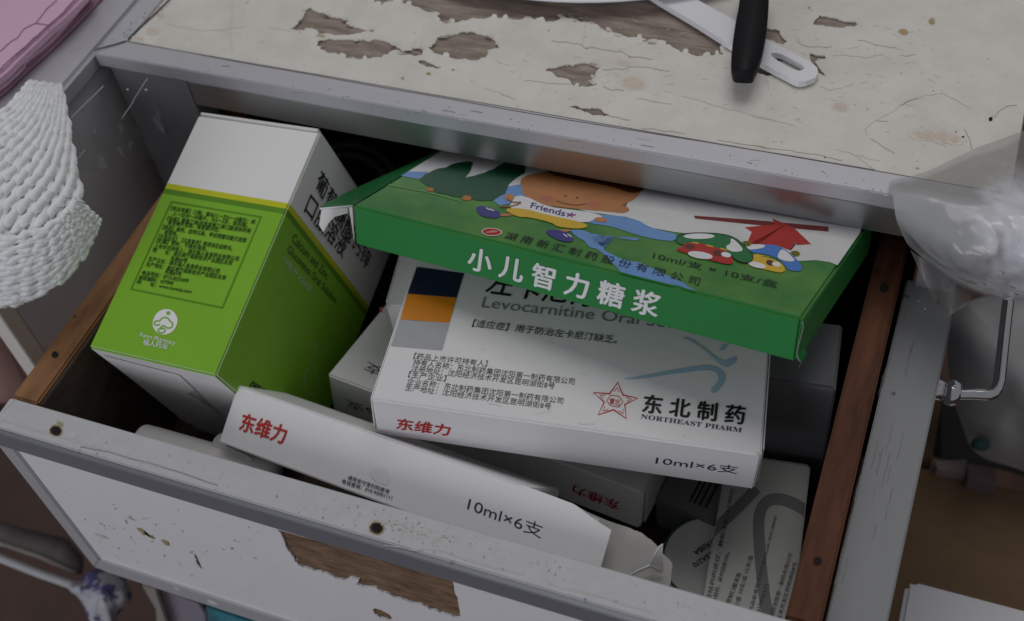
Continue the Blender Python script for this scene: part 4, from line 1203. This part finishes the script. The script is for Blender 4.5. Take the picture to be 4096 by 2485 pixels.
clothslab('lower_fold', R1((-300, 980), (0, 800), (200, 600), (400, 430), (640, 190), (830, -5), (1000, -200), (-300, -200)), .0028, .0026, MAUVE, 2)
clothslab('middle_fold', R1((-300, 900), (0, 735), (190, 560), (210, 505), (400, 360), (600, 150), (720, -5), (900, -200), (-300, -200)), .0062, .003, PINK, 3, [R1((0, 720), (200, 540), (420, 320), (700, 0))])
clothslab('upper_fold', R1((-300, 840), (0, 640), (200, 440), (390, 262), (425, 225), (520, 150), (680, -5), (850, -200), (-300, -200)), .0125, .0058, PINK, 4,
          [R1((0, 600), (180, 430), (400, 240), (520, 135), (640, 0)), R1((0, 445), (100, 355), (150, 330), (200, 255), (310, 200), (340, 160), (400, 80), (490, 0)), R1((310, 205), (395, 215), (420, 235))])

# ================================================================== foam net
ft = MB()
DF = .478


def bulge(q):
    a = (q[0] - 40) / 420.; b = (q[1] - 780) / 520.
    return DF - .030 * math.sqrt(max(0.02, 1 - a * a * .9 - b * b * .9))


def path(pts, s):
    f_ = s * (len(pts) - 1); k = min(len(pts) - 2, int(f_)); r = f_ - k
    return V(pts[k]).lerp(V(pts[k + 1]), r)


rnd = random.Random(21)
Lb = smooth([(125, 322), (40, 430), (-120, 560), (-330, 760), (-420, 980), (-380, 1240)], 2, False)
Rb = smooth([(238, 335), (262, 440), (285, 600), (312, 760), (330, 860), (290, 1010), (170, 1170), (60, 1210)], 2, False)
NS = 23
def fuzz(i, k):
    return noise.noise(V((i * 3.3, k * .35, 0))) * .0007 + noise.noise(V((i * 7.1, k * 1.3, 4))) * .00025


for i in range(NS):
    s = i / (NS - 1)
    pts = []; rs = []
    t0 = max(0.0, rnd.uniform(-.012, .05) + .04 * (i % 4 == 1)) * (1 if i > 2 else 0.4)
    for k in range(130):
        tt = t0 + (1 - t0) * k / 129
        ph = tt * 62 + (i % 2) * math.pi + .8 * noise.noise(V((tt * 5, i * .2, 1)))
        ww = s + .013 * math.sin(ph) + .012 * noise.noise(V((tt * 9, i * .9, 5)))
        q = path(Lb, tt).lerp(path(Rb, tt), ww)
        d = bulge(q) + .0007 * math.cos(ph)
        pts.append(at(q, d))
        rs.append((.0009 + .0009 * min(1, tt * 1.8)) * (1 + .10 * math.sin(2 * ph)) + fuzz(i, k) * (.55 + .6 * tt))
    for k in range(5): rs[k] *= .45 + .11 * k
    ft.tube(pts, rs, FOAM, 9)
# flared lower lobe
Sb = smooth([(-300, 1230), (-60, 1225), (110, 1195), (240, 1130), (330, 1030), (378, 930), (398, 872)], 2, False)
Ib = smooth([(-300, 900), (-60, 960), (90, 950), (200, 910), (262, 860), (300, 815), (312, 790)], 2, False)
NL = 14
for i in range(NL):
    s = i / (NL - 1)
    pts = []; rs = []
    t1 = 1.03 - rnd.uniform(0, .09) - (.07 if i % 4 == 1 else 0)
    t1 = min(t1, 1.0)
    for k in range(100):
        tt = t1 * k / 99
        ph = tt * 44 + (i % 2) * math.pi
        ww = s + .022 * math.sin(ph)
        q = path(Sb, tt).lerp(path(Ib, tt), ww)
        d = bulge(q) - .0030 + .004 * tt * (1 - s)
        pts.append(at(q, d)); rs.append((.00165 - .0004 * tt) * (1 + .10 * math.sin(2 * ph)) + fuzz(i + 40, k))
    for k in range(6): rs[-1 - k] *= .4 + .1 * k
    ft.tube(pts, rs, FOAM, 9)
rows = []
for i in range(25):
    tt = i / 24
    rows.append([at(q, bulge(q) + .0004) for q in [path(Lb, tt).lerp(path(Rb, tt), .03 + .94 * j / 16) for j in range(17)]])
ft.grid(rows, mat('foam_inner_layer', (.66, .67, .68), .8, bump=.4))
ft.build('foam_net', M=Matrix.Translation(at((60, 780), DF)), label='white ribbed foam fruit net hanging over the left cabinet edge', cat='foam net')

# ================================================================== right side
dz = -.045
mb = MB()
mb.slab([V((.3418, .004, dz)), V((.3603, .004, dz)), V((.3525, -.60, dz)), V((.3335 + .0052, -.60, dz))], V((0, 0, -.30)), mat('door_grey_paint', (.235, .24, .25), .5, var=.06, scale=18, stretch=(3, .3, 3), bump=.08), .0006)
FDr = Face((0, 0, dz), (0, 0, 1))
for q, r in [(M4((1225, 800))[0], 8), (R8((1605, 1305))[0], 8), (R8((1440, 1295))[0], 4), (R8((1495, 1360))[0], 4)]:
    FDr.poly(mb, jag(ell(q, r, r, 0, 8), .2, 1), DG if r > 5 else SKYP, .0001)
FDr.poly(mb, R8((1300, 1235), (1365, 1252), (1362, 1265), (1300, 1248)), DG, .0001)
rnd = random.Random(31)
for k in range(60):
    y = rnd.uniform(1120, 2400); L = rnd.uniform(20, 150)
    x = 3588 - (y - 1200) * .236 + rnd.uniform(14, 165)
    FDr.line(mb, jag([(x, y), (x - L * .237, y + L)], .02, 2, k, False), rnd.uniform(1.2, 2.6), mat('door_scratch', (.31, .315, .325), .6) if k % 3 else mat('door_dark_scratch', (.17, .17, .18), .6), .0001)
pan = mb.build('door', cab, label='grey door swung open beside the drawer')
xo = .3597
h0 = on(M4((1580, 770))[0], 0, xo)
hz = on((3745, 1570), 0, .3605)
yb = hz.y; zb_ = hz.z
ha = on((3775, 1565), 2, zb_); hb = on((3990, 1585), 2, zb_ + .0); hc = on((4035, 1180), 2, zb_)
mb = MB()
mb.tube([ha + V((-.006, 0, 0)), ha + V((0, 0, 0))], .0042, CHROME, 20)
mb.tube([ha + V((.0002, 0, 0)), ha + V((.001, 0, 0)), ha + V((.003, 0, 0)), ha + V((.005, 0, 0)), ha + V((.006, 0, 0))], [.0032, .0047, .0052, .0046, .003], CHROME, 20)
cor = smooth([tuple(ha + V((.005, 0, 0))), tuple(ha.lerp(hb, .55)), tuple(hb), tuple(hb.lerp(hc, .35)), tuple(hc)], 2, False)
mb.tube(cor, .0022, CHROME, 14)
mb.build('handle', pan)

# plastic bag over the corner
ctl = [[((3905, 592), 2, .0025), ((3990, 562), 2, .003), ((4096, 524), 2, .002), ((4200, 490), 2, .002), ((4400, 430), 2, .002)],
       [((3690, 692), 2, .0018), ((3800, 655), 2, .003), ((3930, 655), 2, .0045), ((4100, 640), 2, .004), ((4400, 630), 2, .004)],
       [((3560, 728), 2, .0015), ((3680, 735), 2, .0030), ((3850, 760), 2, .005), ((4100, 800), 2, .006), ((4400, 850), 2, .005)],
       [((3570, 790), 1, -.004), ((3700, 800), 1, -.006), ((3850, 830), 1, -.008), ((4050, 890), 1, -.010), ((4400, 950), 1, -.010)],
       [((3585, 880), 1, -.009), ((3700, 960), 1, -.016), ((3850, 1020), 1, -.022), ((4050, 1060), 1, -.020), ((4400, 1080), 1, -.018)],
       [((3625, 970), 1, -.008), ((3760, 1075), 1, -.013), ((3900, 1150), 1, -.016), ((4080, 1185), 1, -.014), ((4400, 1180), 1, -.010)],
       [((3650, 1000), 1, -.005), ((3775, 1100), 1, -.008), ((3905, 1175), 1, -.010), ((4080, 1205), 1, -.009), ((4400, 1200), 1, -.008)]]
cp = [[on(*c) for c in r] for r in ctl]


def cr(P, t):
    n = len(P) - 1
    f_ = t * n; k = min(n - 1, int(f_)); u_ = f_ - k
    a, b, c, d = P[max(0, k - 1)], P[k], P[k + 1], P[min(n, k + 2)]
    return 0.5 * ((2 * b) + (c - a) * u_ + (2 * a - 5 * b + 4 * c - d) * u_ * u_ + (3 * b - a - 3 * c + d) * u_ ** 3)


rows = []
for i in range(61):
    t1 = i / 60
    cols = [cr([cp[r][c] for r in range(7)], t1) for c in range(5)]
    row = []
    for j in range(49):
        p = cr(cols, j / 48)
        wr = noise.noise(V((p.x * 75, p.y * 75, p.z * 75))) * .0010 + noise.noise(V((p.x * 240 + 5, p.y * 240, p.z * 200))) * .0004
        edge = min(1, max(0, (t1 - .30) * 6))
        rg = max(0, min(1, (p.x - .357 + max(0, t1 - .4) * .02) * 90)) * (1 if t1 < .85 else .5)
        wr = wr * .5 + rg * (.0045 * (1 - abs(noise.noise(V((p.x * 90 + p.z * 60, p.y * 60, p.z * 110)))) * 2.2) ** 2 * .5 + .0012 * (1 - abs(noise.noise(V((p.x * 210, p.y * 210, p.z * 260)))) * 2))
        p = p - ray((2048, 1242)).normalized() * (wr * (0.35 + edge) + .0004)
        row.append(p)
    rows.append(row)
FILMBAG = film_mat('bag_film', (0.5, 0.5, 0.5), 0.4, 0.17, 0.45, 60)
_nt = FILMBAG.node_tree
_a = _nt.nodes.new('ShaderNodeAttribute'); _a.attribute_name = 'milk'
_c = _nt.nodes.new('ShaderNodeAttribute'); _c.attribute_name = 'tone'
_mx = [n for n in _nt.nodes if n.type == 'MIX_SHADER'][0]
_bs = [n for n in _nt.nodes if n.type == 'BSDF_PRINCIPLED'][0]
_nt.links.new(_a.outputs['Fac'], _mx.inputs[0])
_nt.links.new(_c.outputs['Color'], _bs.inputs['Base Color'])


def ss(a, b, x):
    t = max(0, min(1, (x - a) / (b - a)))
    return t * t * (3 - 2 * t)


def film_attrs(o, i0):
    """thin dusty film on the table, thick milky pouch below, white where it is crumpled together"""
    me = o.data
    am = me.attributes.new('milk', 'FLOAT', 'POINT'); ac = me.attributes.new('tone', 'FLOAT_COLOR', 'POINT')
    nc = len(rows[0])
    for k, v in enumerate(me.vertices):
        i = i0 + k // nc; j = k % nc
        p = rows[i][j]
        t1 = i / 60; x = j / 48
        n_ = noise.noise(p * 120) * .5 + noise.noise(p * 400) * .3
        pouch = ss(.36, .50, t1 + .03 * n_)
        white = ss(.50, .68, x + .12 * n_) * ss(.16, .36, t1 + .1 * n_) * (1 - .65 * ss(.55, .8, t1) * (1 - ss(.7, .85, x + .1 * n_)))
        edge = 1 - ss(.0, .05, t1) * 1
        milk = .48 + .34 * pouch + .12 * edge + .12 * n_
        milk += (.92 - milk) * white
        tone = V((.34, .325, .305)) * (1 - pouch) + V((.44, .445, .455)) * pouch
        tone = tone * (1 - white) + V((.74, .74, .80)) * white
        am.data[k].value = max(.12, min(.97, milk)); ac.data[k].color = (*tone, 1)


b1 = MB(); b1.grid(rows[:25], FILMBAG)
b2 = MB(); b2.grid(rows[24:], FILMBAG)
bag = thing('plastic_bag', 'milky crumpled plastic bag draped over the right corner of the tabletop', 'plastic bag', loc=(.36, 0, 0))
film_attrs(b1.build('upper_film', bag), 0); film_attrs(b2.build('hanging_pouch', bag), 24)
mb = MB()   # thin film trailing below
rows = []
for i in range(13):
    row = []
    for j in range(9):
        a = V((3640, 1000)).lerp(V((3770, 1280)), i / 12); b = V((3890, 1175)).lerp(V((3880, 1215)), i / 12)
        q = a.lerp(b, j / 8)
        p = on(q, 1, -.006 - .004 * math.sin(j * .9 + i * .2) - .012 * i / 12)
        row.append(p)
    rows.append(row)
mb.grid(rows, FILMTOP); mb.build('trailing_film', bag)

# grey-white sack hanging behind the handle
mb = MB()
out = smooth([(3800, 1230), (3950, 1180), (4200, 1150), (4500, 1250), (4500, 1950), (4200, 1930), (4060, 1870), (3940, 1840), (3880, 1790), (3840, 1680), (3800, 1560), (3785, 1350)], 2)
cq = (4160, 1500)
rows = []
for k in range(9):
    f_ = k / 8
    dp = .60 - .05 * math.sqrt(1 - (f_ * .98) ** 2)
    row = []
    for j, q in enumerate(out + [out[0]]):
        qq = (cq[0] + (q[0] - cq[0]) * f_ + .01, cq[1] + (q[1] - cq[1]) * f_)
        row.append(at(qq, dp + .010 * noise.noise(V((qq[0] * .008, qq[1] * .004, 1)))))
    rows.append(row)
mb.grid(rows, mat('pale_sack_film', (.40, .40, .41), .4, scale=14, bump=.8, bscale=30, col2=(.56, .56, .56), c2pos=(.35, .65)))
mb.build('sack', M=Matrix.Translation(at(cq, .6)), label='blurred grey-white plastic sack behind the chrome handle', cat='sack')

# cardboard and white card, lower right
mb = MB()
zc = -.235
mb.slab([on(q, 2, zc) for q in [(3560, 1835), (3680, 1860), (3960, 1930), (4300, 2010), (4400, 2700), (3300, 2700)]], V((0, 0, -.25)), CARDB, .002)
mb.build('cardboard_box', M=Matrix.Translation(on((3900, 2200), 2, zc)), label='large brown cardboard box beyond the right side of the drawer', cat='box')
mb = MB()
zc = -.165
mb.slab([on(q, 2, zc) for q in [(3626, 2332), (3660, 2322), (3900, 2385), (4300, 2490), (4300, 2800), (3540, 2800)]], V((0, 0, -.012)), WHITEP, .002)
mb.build('white_box', M=Matrix.Translation(on((3900, 2450), 2, zc)), label='white box lid in the bottom right corner', cat='box')
for nm, q4, z, mt, lb_ in [('packet', M4((1570, 1370), (1850, 1360), (1850, 1480), (1600, 1440)), -.228, mat('pale_pink_card', (.34, .27, .26), .7), 'pale pinkish packet on the cardboard box'),
                           ('packet', M4((1860, 1400), (2100, 1440), (2115, 1600), (1860, 1530)), -.226, mat('mauve_card', (.22, .15, .16), .7), 'dull mauve packet beside the pale pink one')]:
    mb = MB(); mb.slab([on(q, 2, z) for q in q4], V((0, 0, -.05)), mt, .0003)
    mb.build(nm, M=Matrix.Translation(on(q4[0], 2, z)), label=lb_, cat='packet')
mb = MB(); mb.box((.40, .02, -.6), (.43, .10, -.20), mat('brown_board_end', (.16, .09, .05), .8), .001)
q4 = [on(q, 2, -.23) for q in M4((1560, 850), (1640, 860), (1560, 1370), (1400, 1340))]
mb = MB(); mb.slab(q4, V((0, 0, -.3)), mat('brown_board_end', (.16, .09, .05), .8), .001)
mb.build('wooden_post', M=Matrix.Translation(q4[0]), label='brown wooden post in the shade behind the open door', cat='post')
mb = MB()  # small round teal cap on the sack
qt = ell(M4((1990, 1240))[0], 32, 26)
mb.slab([at(q, .57) for q in qt], fwd * .006, mat('teal_plastic', (.012, .05, .055), .5), .001)
mb.build('teal_cap', M=Matrix.Translation(at(qt[0], .57)), label='blurred teal plastic cap on the grey sack', cat='cap')

mb = MB(); mb.slab([at(q, .74) for q in M4((1600, 800), (2400, 800), (2400, 1520), (2100, 1440), (1600, 1360))], fwd * .02, mat('black_gap_shade', (.012, .012, .012), .6), .002)  # black sheet added to stand for the shade in the gap
mb.build('backdrop', M=Matrix.Translation(at(M4((1700, 1100))[0], .74)), label='black crate added for the shade in the gap behind the grey-white sack', cat='backdrop')

# ================================================================== lower left clutter, out of focus
mb = MB(); mb.slab([at(q, .66) for q in [(-200, 1230), (10, 1240), (40, 1330), (75, 1440), (120, 1520), (110, 1600), (-200, 1640)]], fwd * .01, mat('rosy_cloth', (.40, .24, .21), .9, var=.2, scale=30), .003, 3, True)
mb.build('hanging_cloth', M=Matrix.Translation(at((0, 1400), .66)), label='rosy blurred cloth hanging at the left edge above the drawer front', cat='cloth')
mb = MB(); mb.slab([at(q, .86) for q in [(-400, 1780), (60, 1790), (700, 2485), (700, 2800), (-400, 2800)]], fwd * .02, mat('russet_wood', (.055, .028, .018), .7, scale=14, col2=(.10, .05, .034), c2pos=(.3, .7)), 0)
mb.build('wooden_board', M=Matrix.Translation(at((100, 2200), .86)), label='dark russet wooden board in the lower left background', cat='board')
cs = thing('cord', 'two pale cords tied to a paper-wrapped knot below the drawer', 'cord', loc=at((300, 2330), .62))
BEIGE = mat('beige_webbing', (.33, .30, .27), .8)
mb = MB(); mb.slab([at(q, .63) for q in Z5((-60, 640), (120, 690), (560, 800), (700, 960), (690, 1110), (450, 1000), (0, 860), (-60, 840))], fwd * .004, mat('dim_webbing', (.10, .09, .088), .85, var=.2), .001, 2, True); mb.build('wide_band', cs)
mb = MB(); mb.tube([at(q, .625) for q in Z5((-80, 925), (0, 955), (330, 1085), (600, 1180), (690, 1200))], .0022, mat('white_cord', (.50, .50, .52), .7), 10); mb.build('thin_cord', cs)
mb = MB(); mb.tube([at(q, .63) for q in Z5((-80, 790), (0, 830), (330, 940), (650, 1080))], .0013, BEIGE, 10); mb.build('thin_cord', cs)
mb = MB()
kn = smooth(Z5((580, 1180), (680, 1160), (760, 1060), (880, 1040), (1060, 1110), (1150, 1290), (1050, 1370), (1000, 1480), (960, 1600), (800, 1600), (740, 1440), (680, 1290), (590, 1240)), 2)
ck_ = Z5((860, 1270))[0]
rows = []
for k in range(8):
    f_ = k / 7
    rows.append([at((ck_[0] + (q[0] - ck_[0]) * f_, ck_[1] + (q[1] - ck_[1]) * f_), .62 - .018 * math.sqrt(1 - (.97 * f_) ** 2) + .004 * noise.noise(V((q[0] * .02 * f_, q[1] * .02 * f_, 2)))) for q in kn + [kn[0]]])
mb.grid(rows, mat('printed_tissue', (.07, .06, .17), .7, scale=95, col2=(.44, .44, .48), c2pos=(.44, .52), detail=3)); mb.build('knot', cs)

for nm, pts, dpt, mt, lb_, ct in [
    ('panel_edge', Z5((1200, 1175), (1330, 1200), (1430, 1500), (1430, 1700), (1340, 1700), (1330, 1400)), .60, mat('beige_board', (.28, .26, .235), .7), 'beige board edge showing under the drawer front', 'board'),
    ('grey_packet', Z5((1330, 1190), (1700, 1330), (1760, 1420), (1800, 1700), (1440, 1700), (1410, 1480)), .605, mat('pastel_packet', (.20, .20, .24), .6, scale=22, col2=(.30, .24, .30), c2pos=(.4, .6)), 'grey-lilac packet under the middle of the drawer front', 'packet'),
    ('teal_packet', Z5((1755, 1360), (2250, 1520), (2250, 1750), (1810, 1750)), .60, mat('teal_packet_print', (.03, .26, .34), .5, scale=25, col2=(.012, .05, .06), c2pos=(.5, .62)), 'teal packet below the drawer front at the bottom edge', 'packet')]:
    mb = MB(); mb.slab([at(q, dpt) for q in pts], fwd * .008, mt, .0008)
    mb.build(nm, M=Matrix.Translation(at(pts[0], dpt)), label=lb_, cat=ct)
